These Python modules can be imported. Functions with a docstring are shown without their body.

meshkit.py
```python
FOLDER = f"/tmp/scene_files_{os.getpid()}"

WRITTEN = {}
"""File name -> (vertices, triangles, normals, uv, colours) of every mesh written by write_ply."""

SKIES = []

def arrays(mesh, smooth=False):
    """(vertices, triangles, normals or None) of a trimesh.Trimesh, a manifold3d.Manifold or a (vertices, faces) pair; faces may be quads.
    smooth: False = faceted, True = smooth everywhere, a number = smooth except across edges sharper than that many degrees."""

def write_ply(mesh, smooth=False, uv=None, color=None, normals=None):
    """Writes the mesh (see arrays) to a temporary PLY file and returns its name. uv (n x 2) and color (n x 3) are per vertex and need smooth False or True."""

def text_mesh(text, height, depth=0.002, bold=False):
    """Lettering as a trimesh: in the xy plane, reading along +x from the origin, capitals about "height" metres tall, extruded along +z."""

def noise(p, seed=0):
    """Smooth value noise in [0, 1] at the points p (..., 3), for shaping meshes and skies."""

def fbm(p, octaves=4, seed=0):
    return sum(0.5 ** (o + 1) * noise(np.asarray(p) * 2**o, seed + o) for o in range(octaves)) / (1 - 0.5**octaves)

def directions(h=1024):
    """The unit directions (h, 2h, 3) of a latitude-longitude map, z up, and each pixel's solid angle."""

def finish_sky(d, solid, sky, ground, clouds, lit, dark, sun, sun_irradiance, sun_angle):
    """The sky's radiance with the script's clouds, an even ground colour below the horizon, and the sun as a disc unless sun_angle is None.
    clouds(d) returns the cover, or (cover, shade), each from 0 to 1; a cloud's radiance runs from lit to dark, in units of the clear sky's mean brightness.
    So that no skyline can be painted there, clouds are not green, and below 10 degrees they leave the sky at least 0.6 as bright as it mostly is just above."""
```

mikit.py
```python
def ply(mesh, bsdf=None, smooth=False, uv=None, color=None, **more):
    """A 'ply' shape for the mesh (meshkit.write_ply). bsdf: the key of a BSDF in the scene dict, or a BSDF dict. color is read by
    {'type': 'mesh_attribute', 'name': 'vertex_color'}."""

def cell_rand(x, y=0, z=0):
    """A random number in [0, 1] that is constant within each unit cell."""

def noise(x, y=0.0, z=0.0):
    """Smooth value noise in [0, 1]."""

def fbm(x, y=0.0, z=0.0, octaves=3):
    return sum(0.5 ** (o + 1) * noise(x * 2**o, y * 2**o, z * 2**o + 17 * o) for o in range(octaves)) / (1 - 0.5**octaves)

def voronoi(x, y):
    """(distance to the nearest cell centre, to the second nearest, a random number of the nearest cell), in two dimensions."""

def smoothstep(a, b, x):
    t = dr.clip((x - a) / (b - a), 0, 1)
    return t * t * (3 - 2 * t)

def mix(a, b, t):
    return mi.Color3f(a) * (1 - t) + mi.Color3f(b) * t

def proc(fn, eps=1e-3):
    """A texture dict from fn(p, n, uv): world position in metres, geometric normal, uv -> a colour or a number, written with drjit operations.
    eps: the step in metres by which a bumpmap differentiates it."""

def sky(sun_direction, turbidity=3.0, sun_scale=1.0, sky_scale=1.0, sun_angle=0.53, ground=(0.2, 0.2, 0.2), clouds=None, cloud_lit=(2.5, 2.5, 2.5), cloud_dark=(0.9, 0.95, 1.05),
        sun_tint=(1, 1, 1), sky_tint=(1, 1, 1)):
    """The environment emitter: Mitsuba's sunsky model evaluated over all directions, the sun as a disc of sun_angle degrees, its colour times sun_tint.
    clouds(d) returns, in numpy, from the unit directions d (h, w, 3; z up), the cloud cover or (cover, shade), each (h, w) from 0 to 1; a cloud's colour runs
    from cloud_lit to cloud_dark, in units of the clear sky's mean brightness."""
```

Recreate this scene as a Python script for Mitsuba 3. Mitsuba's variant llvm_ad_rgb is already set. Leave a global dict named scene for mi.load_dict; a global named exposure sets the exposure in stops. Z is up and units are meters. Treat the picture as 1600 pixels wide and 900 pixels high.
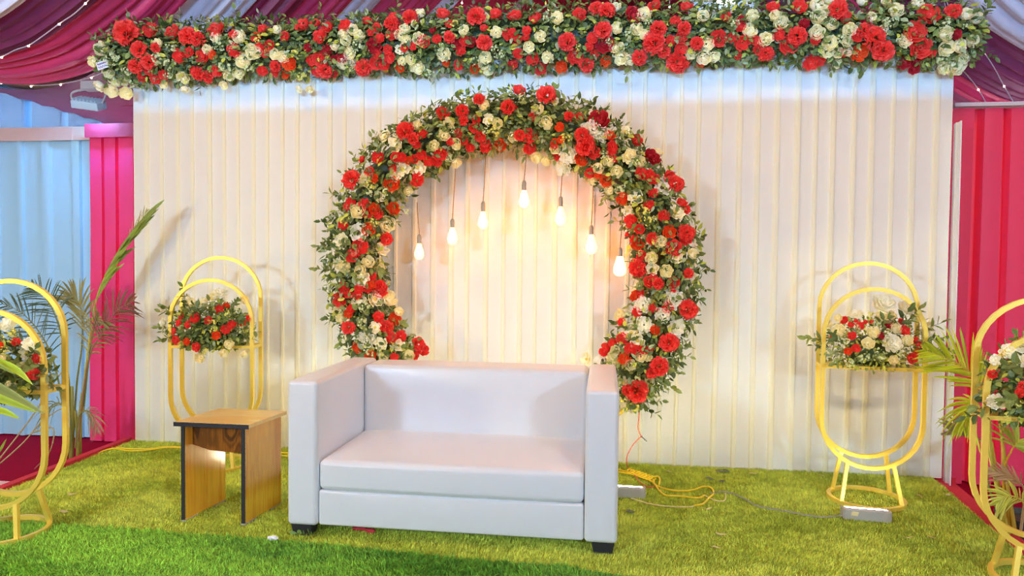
import math
import numpy as np, trimesh, manifold3d
import mitsuba as mi, mikit, meshkit
from shapely.geometry import Polygon
from mikit import fbm, noise, smoothstep, mix

T = mi.ScalarTransform4f
scene, labels = {'type': 'scene'}, {}

# ------------------------------------------------------------------ camera
FOCAL = 1100.0                                   # pixels on a 1600 px wide frame
yaw, pitch, roll = 0.1285, 0.0327, 0.0106
fwd = np.array([-math.sin(yaw) * math.cos(pitch), math.cos(yaw) * math.cos(pitch), -math.sin(pitch)])
rgt = np.cross(fwd, [0, 0, 1]); rgt /= np.linalg.norm(rgt)
upv = np.cross(rgt, fwd)
upv = upv * math.cos(roll) - rgt * math.sin(roll)
eye = np.array([0.6761, -5.2144, 1.4574])
scene['camera'] = {'type': 'perspective', 'fov_axis': 'x', 'fov': 2 * math.degrees(math.atan(800 / FOCAL)), 'near_clip': 0.05, 'far_clip': 200.0,
                   'to_world': T().look_at(origin=eye.tolist(), target=(eye + fwd).tolist(), up=upv.tolist())}
exposure = 0.5

# ------------------------------------------------------------------ light
# added even ambient fill, standing in for dusk at the open tent front
scene['ambient_fill'] = {'type': 'constant', 'radiance': {'type': 'rgb', 'value': [0.27, 0.265, 0.26]}, 'sampling_weight': 7.0}
WARM, COOL, BLUE = np.array([1.0, 0.76, 0.44]), np.array([0.58, 0.84, 1.14]), np.array([.20, .52, 1.0])
# unseen floodlights, several added to light the stage: label, place, aim, half width, half height, radiance; the lamp heads and stands are built further down
UNSEEN_LAMPS = [
    ('unseen warm floodlight added high on the left behind the added valance', (-2.6, -7.6, 3.95), (-0.4, 0, 1.0), .30, .16, WARM * 62),  # added pair; the valance hem cuts their light below the garland
    ('unseen warm floodlight added high on the right behind the added valance', (3.2, -7.6, 3.95), (0.6, 0, 1.0), .30, .16, WARM * 62),
    ('warm floodlight hanging under the ceiling above the left front of the stage', (-1.4, -3.0, 4.4), (-.6, -1.3, 0), .3, .2, WARM * np.array([1, .90, .46]) * 31),
    ('warm floodlight hanging under the ceiling above the right front of the stage', (2.0, -3.0, 4.4), (1.0, -1.3, 0), .3, .2, WARM * np.array([1, .90, .46]) * 29),
    ('warm floodlight added in front of the left tent wall to brighten the sofa side', (-4.3, -4.6, 1.5), (-1.2, -.8, .5), .22, .16, WARM * np.array([1, 1, .8]) * 84),  # added to brighten the left side of the sofa
    ('unseen cool white floodlight on a tall stand at the left of the hall', (-3.0, -7.3, 2.35), (0.0, 0, 1.4), .30, .22, COOL * 128),  # unseen pair that gives the cool frontal light
    ('unseen cool white floodlight on a tall stand at the right of the hall', (3.4, -7.3, 2.25), (0.3, 0, 1.4), .30, .22, COOL * 104),
    ('unseen long blue light bar added to tint the top of the backdrop', (.35, -8.0, 2.0), (.35, 0, 2.0), .75, .006, BLUE * 5600),  # added to put a blue band on the top of the backdrop
]
BULB_LIGHT = [16.0, 5.4, .6]
FLOOR_LIGHT = [92.0, 76.0, 48.0]
BLUE_FLOOD = [15.0, 46.0, 90.0]
FAIRY = [9.0, 7.5, 4.5]

# ------------------------------------------------------------------ materials
def rgb(*c): return {'type': 'rgb', 'value': [float(x) for x in c]}
def mat(name, color, rough=.6, twosided=True, **kw):
    b = {'type': 'principled', 'base_color': color if isinstance(color, dict) else rgb(*color), 'roughness': rough, **kw}
    scene[name] = {'type': 'twosided', 'bsdf': b} if twosided else b
VC = {'type': 'mesh_attribute', 'name': 'vertex_color'}
mat('m_backdrop', VC, .8, specular=.2)
mat('m_pink_cloth', (.95, .055, .24), .42, sheen=.5)
mat('m_red_cloth', (.92, .055, .15), .5, sheen=.4)
mat('m_blue_lit_cloth', (.40, .74, 1.0), .6)  # white cloth; the blue light on it is put into the colour
mat('m_cream_band', (.70, .52, .48), .7)
mat('m_valance_red', (.42, .02, .06), .6)
mat('m_carpet', (.30, .004, .03), .9, specular=.1)
mat('m_trim_cloth', (.60, .035, .055), .8)
mat('m_ceiling_red', (.70, .05, .14), .45, sheen=.5)
mat('m_ceiling_dark', (.30, .025, .07), .5, sheen=.4)
mat('m_ceiling_maroon', (.20, .025, .085), .5, sheen=.3)
mat('m_ceiling_white', (.72, .72, .78), .6)
mat('m_ceiling_mauve', (.46, .12, .20), .5)
mat('m_leather', (.67, .695, .72), .32, specular=.45)
mat('m_black', (.022, .024, .03), .45)
mat('m_gold', (.91, .68, .10), .33, metallic=.25, specular=.5)
mat('m_leaf', VC, .5)
mat('m_palm', VC, .45)
mat('m_turf', VC, .75, specular=.15)
mat('m_turf_base', (.34, .36, .035), .9)
mat('m_turf_base_front', (.08, .17, .02), .9)
mat('m_rose_red', (.88, .075, .05), .6)
mat('m_rose_dark', (.58, .02, .03), .6)
mat('m_rose_orange', (.88, .12, .02), .6)
mat('m_cream', (.98, .92, .62), .65)
mat('m_ivory', (.94, .92, .76), .65)
mat('m_filler', (.66, .74, .36), .7)
mat('m_filler_yellow', (.82, .80, .16), .7)
mat('m_heart', (.10, .085, .03), .7)
mat('m_heart_yellow', (.75, .58, .10), .7)
mat('m_yellow_cable', (.92, .68, .02), .4)
mat('m_grey_cable', (.33, .33, .27), .5)
mat('m_string', (.80, .68, .36), .7)
mat('m_red_wire', (.75, .13, .07), .5)
mat('m_copper_wire', (.42, .22, .09), .5)
mat('m_white_wire', (.52, .42, .42), .5)
mat('m_socket', (.34, .31, .24), .45, metallic=.3)
mat('m_aluminium', (.50, .49, .47), .4, metallic=.3)
mat('m_pale_blue', (.50, .66, .72), .4)
mat('m_dry', (.68, .60, .30), .8)
mat('m_debris', (.13, .15, .10), .8)
mat('m_paper', (.80, .82, .86), .6)
mat('m_pot_black', (.05, .055, .045), .6)
mat('m_pot_pink', (.74, .52, .48), .7)
mat('m_ink', (.14, .07, .25), .6)
mat('m_plastic_grey', (.42, .39, .36), .5)

def wood_color(p, n, uv):
    along = p.z * 2.2 + p.y * 1.3
    w = fbm(p.x * 26 + p.y * 22, along, 3.0, 4)
    rings = noise(w * 9 + p.x * 30 + p.y * 30, along * .7, 1.0)
    fine = noise(p.x * 260 + p.y * 260, p.z * 6, 5.0)
    c = mix((1.0, .50, .05), (.90, .33, .02), smoothstep(.25, .8, rings))
    return c * (0.86 + .18 * fine)
def dark_wood(p, n, uv):
    w = fbm(p.x * 9, p.z * 3.0, 7.0, 3)
    rings = noise(w * 16 + p.x * 8, p.z * 2, 4.0)
    fine = noise(p.x * 200, p.z * 8, 6.0)
    return mix((.30, .095, .012), (.10, .033, .008), smoothstep(.2, .8, rings)) * (.8 + .35 * fine)
def top_wood(p, n, uv):
    w = fbm(p.x * 2.5, p.y * 16, 9.0, 4)
    rings = noise(w * 8 + p.y * 14, p.x * 1.5, 2.0)
    return mix((1.0, .72, .26), (1.0, .60, .15), smoothstep(.25, .8, rings))
def laminate(name, fn, alpha, gloss): scene[name] = {'type': 'twosided', 'bsdf': {'type': 'blendbsdf', 'weight': gloss, 'a': {'type': 'diffuse', 'reflectance': mikit.proc(fn)}, 'b': {'type': 'roughconductor', 'alpha': alpha, 'specular_reflectance': rgb(.98, .95, .88)}}}
laminate('m_wood', wood_color, .05, .32)
mat('m_wood_dark', mikit.proc(dark_wood), .3, specular=.4)
laminate('m_wood_top', top_wood, .12, .36)
scene['m_glass'] = {'type': 'thindielectric'}

# ------------------------------------------------------------------ naming
def unused(key):
    if key not in scene and key not in labels and not any(k.startswith(key + '__') for k in scene): return key
    i = 1
    while True:
        k = f'{key}_{i:03d}'
        if k not in scene and k not in labels and not any(s.startswith(k + '__') for s in scene): return k
        i += 1
COUNT = {}
def numbered(key):
    n = COUNT.get(key, -1) + 1; COUNT[key] = n
    return key if n == 0 else f'{key}_{n:03d}'
def thing(name, label, cat, group=None):
    k = numbered(name); labels[k] = {'label': label, 'category': cat}
    if group: labels[k]['group'] = group
    return k
def put(name, shape, parent=None, label=None, kind=None):
    k = numbered(f'{parent}__{name}' if parent else name)
    scene[k] = shape
    d = {}
    if label: d['label'] = label
    if kind: d['kind'] = kind
    if d: labels.setdefault(k, {}).update(d)
    return k
def obj(name, mesh, m, parent=None, smooth=30, label=None, kind=None, color=None, to=None, **more):
    s = mikit.ply(mesh, m, smooth if color is None else (True if smooth else False), color=color, **more)
    if to is not None: s['to_world'] = to
    return put(name, s, parent, label, kind)
def setting(name, mesh, m, label, smooth=30, parent=None, color=None):
    k = obj(name, mesh, m, parent, smooth, color=color)
    labels.setdefault(k, {}).update({'kind': 'structure'} if parent is None else {})
    if parent is None: labels[k]['label'] = label
    return k

# ------------------------------------------------------------------ meshes
def mesh(v, f): return trimesh.Trimesh(np.asarray(v, float), np.asarray(f, int), process=False)
def join(*ms): return trimesh.util.concatenate(list(ms))
def box(x0, x1, y0, y1, z0, z1, r=0.0):
    if r <= 0:
        m = trimesh.creation.box(extents=(x1 - x0, y1 - y0, z1 - z0)); m.apply_translation(((x0 + x1) / 2, (y0 + y1) / 2, (z0 + z1) / 2)); return m
    s = trimesh.creation.uv_sphere(r, count=[9, 16]).vertices
    P = np.vstack([s + np.array((a, b, c)) for a in (x0 + r, x1 - r) for b in (y0 + r, y1 - r) for c in (z0 + r, z1 - r)])
    return trimesh.convex.convex_hull(P)
def grid_faces(nu, nv, wrap=False):
    f = []
    for i in range(nu - (0 if wrap else 1)):
        a, b = i * nv, ((i + 1) % nu) * nv
        j = np.arange(nv - 1)
        f.append(np.stack([a + j, b + j, b + j + 1], 1)); f.append(np.stack([a + j, b + j + 1, a + j + 1], 1))
    return np.vstack(f)
def smooth_path(P, n):
    """Catmull-Rom through the points."""
    P = np.asarray(P, float)
    if len(P) == 2: return P[0] + (P[1] - P[0]) * np.linspace(0, 1, n)[:, None]
    Q = np.vstack([2 * P[0] - P[1], P, 2 * P[-1] - P[-2]])
    t = np.linspace(0, len(P) - 1 - 1e-9, n); i = t.astype(int); u = (t - i)[:, None]
    a, b, c, d = Q[i], Q[i + 1], Q[i + 2], Q[i + 3]
    return .5 * (2 * b + (c - a) * u + (2 * a - 5 * b + 4 * c - d) * u ** 2 + (3 * b - a - 3 * c + d) * u ** 3)
def tube(P, r, sides=6, closed=False, phase=0.0, caps=True):
    P = np.asarray(P, float); n = len(P)
    r = np.broadcast_to(np.asarray(r, float), (n,))
    t = (np.roll(P, -1, 0) - np.roll(P, 1, 0)) if closed else np.gradient(P, axis=0)
    t /= np.linalg.norm(t, axis=1, keepdims=True) + 1e-12
    a = np.array([0, 1.0, 0]) if abs(t[0][1]) < .9 else np.array([1.0, 0, 0])
    A = np.zeros_like(P)
    for i in range(n):
        a = a - t[i] * (a @ t[i]); a /= np.linalg.norm(a) + 1e-12; A[i] = a
    B = np.cross(t, A)
    ang = np.arange(sides) * 2 * np.pi / sides + phase
    v = P[:, None] + r[:, None, None] * (np.cos(ang)[None, :, None] * A[:, None] + np.sin(ang)[None, :, None] * B[:, None])
    v = v.reshape(-1, 3); f = []
    for i in range(n if closed else n - 1):
        k = (i + 1) % n
        j = np.arange(sides); j2 = (j + 1) % sides
        f.append(np.stack([i * sides + j, i * sides + j2, k * sides + j2], 1)); f.append(np.stack([i * sides + j, k * sides + j2, k * sides + j], 1))
    if not closed and caps:
        v = np.vstack([v, P[0], P[-1]]); c0, c1 = len(v) - 2, len(v) - 1
        j = np.arange(sides); j2 = (j + 1) % sides
        f.append(np.stack([np.full(sides, c0), j2, j], 1)); f.append(np.stack([np.full(sides, c1), (n - 1) * sides + j, (n - 1) * sides + j2], 1))
    m = mesh(v, np.vstack(f))
    return m
def bar(a, b, w=.024):
    return tube(np.array([a, b], float), w / math.sqrt(2), 4, phase=math.pi / 4)
def lathe(prof, n=20):
    return trimesh.creation.revolve(np.asarray(prof, float), sections=n)
def prism(poly, z0, z1):
    m = trimesh.creation.extrude_polygon(poly, z1 - z0, engine='earcut'); m.apply_translation((0, 0, z0)); return m
def rot_to(d, spin=0.0):
    """A matrix that turns +z to d."""
    d = np.asarray(d, float); d = d / np.linalg.norm(d)
    a = np.cross([0, 0, 1.0] if abs(d[2]) < .95 else [0, 1.0, 0], d); a /= np.linalg.norm(a); b = np.cross(d, a)
    c, s = math.cos(spin), math.sin(spin)
    return np.stack([a * c + b * s, b * c - a * s, d], 1)
def mat4(R, s, p):
    M = np.eye(4); M[:3, :3] = R * s; M[:3, 3] = p
    return T(M.tolist())

def pleated(x0, x1, z0, z1, Y, period, depth, seed, ridge=.3, rows=14, wave=.006, vary=.15, colors=None):
    """A hanging cloth of flat panels between raised pleats (towards smaller y). With colors = (panel, pleat), returns the vertex colours too."""
    r = np.random.default_rng(seed); xs, ys, ks = [], [], []
    x = x0
    while x < x1:
        p = period * r.uniform(1 - vary, 1 + vary); w = p * ridge * r.uniform(.8, 1.2); d = depth * r.uniform(.7, 1.2); flat = p - w; lean = r.uniform(-.15, .15) * w
        for u, h in ((0, 0), (.03, .0), (.3, .03), (.5, .05), (.7, .03), (.97, 0), (1.0, 0)):
            xs.append(x + u * flat); ys.append(h * depth); ks.append(0)
        for u, h in ((.03, .15), (.06, .5), (.16, .9), (.36, 1.0), (.64, 1.0), (.84, .9), (.94, .5), (.97, .15)):
            xs.append(x + flat + u * w + lean * h); ys.append(-d * h); ks.append(1)
        x += p
    xs, ys, ks = np.array(xs), np.array(ys), np.array(ks); k = xs <= x1 + .01; xs, ys, ks = np.clip(xs[k], x0, x1), ys[k], ks[k]
    zs = np.linspace(z1, z0, rows)
    X, Z = np.meshgrid(xs, zs, indexing='ij'); Yv = np.repeat(ys[:, None], rows, 1)
    tdown = (z1 - Z) / (z1 - z0)
    q = np.stack([X * 1.7, Z * .8, X * 0 + seed], -1)
    amp = .85 + .3 * meshkit.noise(q, seed)
    X = X + (meshkit.noise(q * 1.3, seed + 5) - .5) * wave * 3 * tdown
    Yv = Y + Yv * amp + (meshkit.noise(q * .8 + 9, seed + 3) - .5) * wave * 2
    m = mesh(np.stack([X, Yv, Z], -1).reshape(-1, 3), grid_faces(len(xs), rows))
    if colors is None: return m
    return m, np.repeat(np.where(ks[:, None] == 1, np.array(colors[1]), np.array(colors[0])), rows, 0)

# ================================================================== the setting: tent hall, carpet, ceiling drapes
FLOOR = -0.1
setting('floor', box(-9, 9, -10, 9, FLOOR - .05, FLOOR), 'm_carpet', 'dark red carpet on the tent floor around the stage', False)
EAVE_L, EAVE_R, RIDGE = -4.72, 5.62, .45
setting('wall_left', mesh(*(lambda m: (m.vertices[:, [1, 0, 2]] * [1, 1, 1], m.faces[:, ::-1]))(pleated(.36, 8.8, FLOOR, 3.12, EAVE_L, .45, .05, 31, wave=.02))), 'm_blue_lit_cloth', 'white cloth wall of the tent coloured as lit blue above the left side curtain', 40)
setting('wall_right', mesh(*(lambda m: (m.vertices[:, [1, 0, 2]], m.faces[:, ::-1]))(pleated(.9, 8.8, FLOOR, 3.2, EAVE_R, .45, .05, 32, wave=.02))), 'm_ceiling_maroon', 'maroon cloth wall on the right side of the tent', 40)
setting('wall_back', pleated(-6, 7, FLOOR, 7.3, 8.6, .5, .07, 33, wave=.02), 'm_ceiling_red', 'red draped cloth wall at the far end of the tent', 40)

PROFILE = np.array([(-4.72, 3.03), (-4.3, 3.02), (-3.99, 3.05), (-3.69, 3.12), (-3.45, 3.22), (-3.09, 3.45), (-2.85, 3.66), (-1.9, 4.6), (-.9, 5.62), (.1, 6.7), (.45, 7.0)])
PROFILE = smooth_path(PROFILE, 34)
def drape(y0, y1, side, seed):
    """One cloth strip from eave to ridge, gathered into folds that run along it and sagging a little between its seams."""
    y0, y1 = y0 - .05, y1 + .05
    n = max(10, int((y1 - y0) / .02)); v = np.linspace(0, 1, n); r = np.random.default_rng(seed)
    kk = int((y1 - y0) * 16) + 3; fold = np.interp(v * (kk - 1), np.arange(kk), r.uniform(-1, 1, kk)) * .8 + np.sin(v * (y1 - y0) * 60 + 3 * np.sin(v * 7 + seed)) * .4
    prof = PROFILE if side < 0 else np.c_[2 * RIDGE - PROFILE[:, 0], PROFILE[:, 1]]
    t = np.gradient(prof, axis=0); t /= np.linalg.norm(t, axis=1, keepdims=True); nrm = np.c_[-t[:, 1], t[:, 0]] * (1 if side < 0 else -1)
    s = np.linspace(0, 1, len(prof)); off = (.018 + .03 * np.sin(np.pi * s) ** .5)[:, None] * fold[None] - (.09 * np.sin(np.pi * np.clip(s, 0, 1)) ** .7)[:, None] * (4 * v * (1 - v))[None]
    P = np.zeros((len(prof), n, 3)); P[..., 0] = prof[:, :1] + nrm[:, :1] * off; P[..., 2] = prof[:, 1:] + nrm[:, 1:] * off
    P[..., 1] = y0 + (y1 - y0) * v[None] + .03 * np.sin(s * 5 + seed)[:, None]
    return mesh(P.reshape(-1, 3), grid_faces(len(prof), n))
RD, DK, MR, WH, MV = 'm_ceiling_red', 'm_ceiling_dark', 'm_ceiling_maroon', 'm_ceiling_white', 'm_ceiling_mauve'
LEFT = [(-9, -7.6, WH), (-7.6, -6.9, RD), (-6.9, -5.2, WH), (-5.2, -4.4, DK), (-4.4, -2.9, WH), (-2.9, -2.5, RD), (-2.5, -1.2, WH), (-1.2, -.75, WH), (-.75, -.36, MR), (-.36, .42, RD), (.42, 1.05, WH), (1.05, 1.62, DK), (1.62, 2.28, RD), (2.28, 2.8, WH), (2.8, 4.1, RD), (4.1, 4.4, WH), (4.4, 6.2, RD), (6.2, 6.6, WH), (6.6, 8.6, RD)]
RIGHT = [(-9, -7.6, WH), (-7.6, -6.9, RD), (-6.9, -5.2, WH), (-5.2, -4.4, DK), (-4.4, -2.9, WH), (-2.9, -2.5, RD), (-2.5, -1.2, WH), (-1.2, -.2, WH), (-.2, .52, RD), (.52, 1.28, WH), (1.28, 2.2, MR), (2.2, 2.42, RD), (2.42, 2.85, MV), (2.85, 3.3, DK), (3.3, 4.2, MR), (4.2, 4.6, WH), (4.6, 6.4, RD), (6.4, 8.6, DK)]
labels['ceiling'] = {'kind': 'structure', 'label': 'tent ceiling of red, maroon and white cloth strips sloping to both sides'}
for side, strips in ((-1, LEFT), (1, RIGHT)):
    for i, (a, b, m) in enumerate(strips):
        obj('drape_strip', drape(a, b, side, i + 40 * (side > 0)), m, 'ceiling', 60)
eave = smooth_path(PROFILE[:14], 14); ys = np.linspace(.3, 8.5, 60)
P = np.zeros((14, 60, 3)); P[..., 0] = eave[:, :1]; P[..., 1] = ys[None]; P[..., 2] = eave[:, 1:] - .075 - .03 * np.sin(np.linspace(0, 1, 14) * np.pi)[:, None] * (1 + .5 * np.sin(ys * 5))[None] + .012 * np.sin(ys * 23)[None]
obj('eave_swag', mesh(P.reshape(-1, 3), grid_faces(14, 60)), MR, 'ceiling', 60, label='dark maroon swag along the left eave')
# added unseen valance: its straight hem keeps the warm floodlights off the backdrop top
setting('added_valance_1', mesh(*(lambda m: (m.vertices, m.faces))(pleated(-4.6, 5.5, 3.18, 4.6, -3.2, .4, .03, 35, rows=4, wave=.0))), 'm_ceiling_red', 'unseen red valance added to cut the warm floodlights above the front of the stage', 40)

# ================================================================== stage and turf
def left_edge(y): return -3.075 - .045 * (y + .25)
def right_edge(y): return 2.985 + .117 * y
fy = -3.5
turf_poly = Polygon([(left_edge(fy), fy), (right_edge(fy), fy), (right_edge(-.02), -.02), (right_edge(-.02), .06), (left_edge(0), .06)])
stage_poly = Polygon([(left_edge(fy) - .09, fy), (right_edge(fy) + .1, fy), (right_edge(-.02) + .13, -.02), (3.18, .1), (-3.2, .1), (left_edge(0) - .07, 0)])
st = thing('stage', 'low stage platform with a red cloth edge under the green turf', 'stage')
obj('platform', prism(stage_poly, FLOOR, -.018), 'm_trim_cloth', st, False)
roll = Polygon([(left_edge(fy) - .075, fy), (left_edge(fy) - .012, fy), (left_edge(0) - .012, .02), (left_edge(0) - .065, .02)])
obj('edge_roll', prism(roll, FLOOR, .026), 'm_trim_cloth', st, False, label='raised red cloth lip along the left edge')
SEAM = [(-3.0, -1.84), (-2.55, -1.82), (-1.82, -1.805), (-1.09, -1.825), (-.05, -1.89), (.5, -1.93), (1.0, -2.05), (1.6, -2.2), (2.55, -2.4)]
mat_poly = Polygon([(-2.98, fy), (right_edge(fy) - .02, fy), (right_edge(-2.4) - .03, -2.4)] + [(x, y) for x, y in SEAM[::-1][1:]])
def blades(poly, n, h, w, z, seed, tint, tris=1):
    """Artificial grass: n blades over the polygon, each leaning its own way, in patches where the pile was pressed one way."""
    import shapely
    r = np.random.default_rng(seed); x0, y0, x1, y1 = poly.bounds
    P = r.uniform((x0, y0), (x1, y1), (int(n * 1.6), 2)); P = P[shapely.contains_xy(poly, P[:, 0], P[:, 1])][:n]
    n = len(P); q = np.c_[P, np.zeros(n)]
    patch = meshkit.fbm(q * [1.1, 2.6, 1], 3, seed + 1); fine = meshkit.noise(q * [14, 30, 1], seed + 2)
    th = meshkit.noise(q * 1.5, seed + 3) * 9 + r.normal(0, 1.1, n)
    lean = r.uniform(.25, 1.0, n) * (.7 + .6 * patch); hh = h * r.uniform(.6, 1.25, n) * (.8 + .4 * fine)
    d = np.c_[np.cos(th), np.sin(th)]; a = th + r.uniform(.8, 2.3, n); s = np.c_[np.cos(a), np.sin(a)] * (w * r.uniform(.6, 1.3, n) / 2)[:, None]
    base = np.c_[P, np.full(n, z)]; s3 = np.c_[s, np.zeros(n)]
    tip = base + np.c_[d * (hh * np.sin(lean))[:, None], hh * np.cos(lean)]
    c = tint(P, patch, fine, r)
    if tris == 1:
        v = np.stack([base - s3, base + s3, tip], 1); f = np.array([[0, 1, 2]]); k = 3
    else:
        mid = base + np.c_[d * (hh * .5 * np.sin(lean * .55))[:, None], hh * .58 * np.cos(lean * .55)]
        v = np.stack([base - s3, base + s3, mid + s3 * .8, mid - s3 * .8, tip], 1); f = np.array([[0, 1, 2], [0, 2, 3], [3, 2, 4]]); k = 5
    F = (f[None] + (np.arange(n) * k)[:, None, None]).reshape(-1, 3)
    return mesh(v.reshape(-1, 3), F), np.repeat(c, k, 0)
def tint_rear(P, patch, fine, r):
    k = np.clip(.55 + 1.1 * (patch - .5) + .7 * (fine - .5), 0, 1)[:, None]
    c = np.array([.45, .55, .06]) * (1 - k) + np.array([.84, .92, .15]) * k
    return c * r.uniform(.45, 1.45, len(P))[:, None]
def tint_front(P, patch, fine, r):
    k = np.clip(.5 + 1.7 * (patch - .5) + .6 * (fine - .5), 0, 1)[:, None]
    c = np.array([.09, .28, .035]) * (1 - k) + np.array([.31, .60, .06]) * k
    return c * r.uniform(.45, 1.6, len(P))[:, None]
tr = thing('turf_mat', 'olive green artificial turf mat covering the stage up to the backdrop', 'turf')
obj('backing', prism(turf_poly, -.016, 0), 'm_turf_base', tr, False)
m, c = blades(Polygon([(-3.1, -2.0), (2.75, -2.2), (2.98, .04), (-3.1, .04)]).intersection(turf_poly.buffer(-.004)), 430000, .021, .0048, 0, 5, tint_rear)
obj('pile', m, 'm_turf', tr, False, kind='stuff', color=c)
tf = thing('turf_mat', 'bright green longer artificial turf mat along the front edge of the stage', 'turf')
obj('backing', prism(mat_poly, .002, .016), 'm_turf_base_front', tf, False)
m, c = blades(mat_poly.intersection(Polygon([(-3, -2.75), (2.7, -2.75), (2.7, -1.5), (-3, -1.5)])), 190000, .038, .0058, .015, 6, tint_front, 3)
obj('pile', m, 'm_turf', tf, False, kind='stuff', color=c)

# ================================================================== backdrop and side curtains
bd = thing('backdrop', 'tall white pleated cloth backdrop behind the sofa and the flower ring', 'curtain')
PANEL, PLEAT = (.83, .845, .795), (.88, .875, .70)     # pleat ridges get a creamier colour than the panels
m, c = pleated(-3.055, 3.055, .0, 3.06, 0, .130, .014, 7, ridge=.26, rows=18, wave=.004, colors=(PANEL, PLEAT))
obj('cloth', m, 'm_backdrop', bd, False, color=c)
obj('side_panel', mesh(*(lambda m: (np.c_[3.036 + (m.vertices[:, 1]) , -m.vertices[:, 0], m.vertices[:, 2]], m.faces))(pleated(-.02, .10, -.02, 2.46, .02, .06, .01, 8, rows=6))), 'm_paper', bd, 35, label='narrow white return panel at the right edge')
obj('top_pole', tube([(-3.1, .03, 3.05), (3.1, .03, 3.05)], .025, 8), 'm_aluminium', bd)
for s in (-3.02, 3.02): obj('post', tube([(s, .06, 0), (s, .06, 3.05)], .025, 8), 'm_aluminium', bd)
def side_curtain(x0, x1, z1, Y, m, seed, label, band, period=.19, depth=.045, ridge=.3, band_h=.10):
    k = thing('side_curtain', label, 'curtain')
    obj('cloth', pleated(x0, x1, FLOOR + .012, z1, Y, period, depth, seed, ridge=ridge, rows=12, wave=.012), m, k, 35)
    b = pleated(x0, x1, z1 - band_h, z1 + .015, Y - .05, .5, .006, seed + 1, rows=4, wave=.006)
    obj('heading', b, band, k, 35, label='flat gathered band along its top')
    obj('rail', tube([(x0, Y + .01, z1), (x1, Y + .01, z1)], .02, 8), 'm_aluminium', k)
side_curtain(-3.665, -3.07, 2.59, .28, 'm_pink_cloth', 11, 'shiny hot pink pleated curtain left of the white backdrop', 'm_valance_red', .15, -.065, .19)
side_curtain(-5.4, -3.60, 2.585, .37, 'm_blue_lit_cloth', 12, 'white pleated curtain coloured as lit blue at the far left beside the pink one', 'm_cream_band', .27, .03)
side_curtain(3.12, 5.6, 2.62, .2, 'm_red_cloth', 13, 'crimson red pleated curtain right of the white backdrop', 'm_ceiling_white', .20, -.07, .27, band_h=.012)

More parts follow.
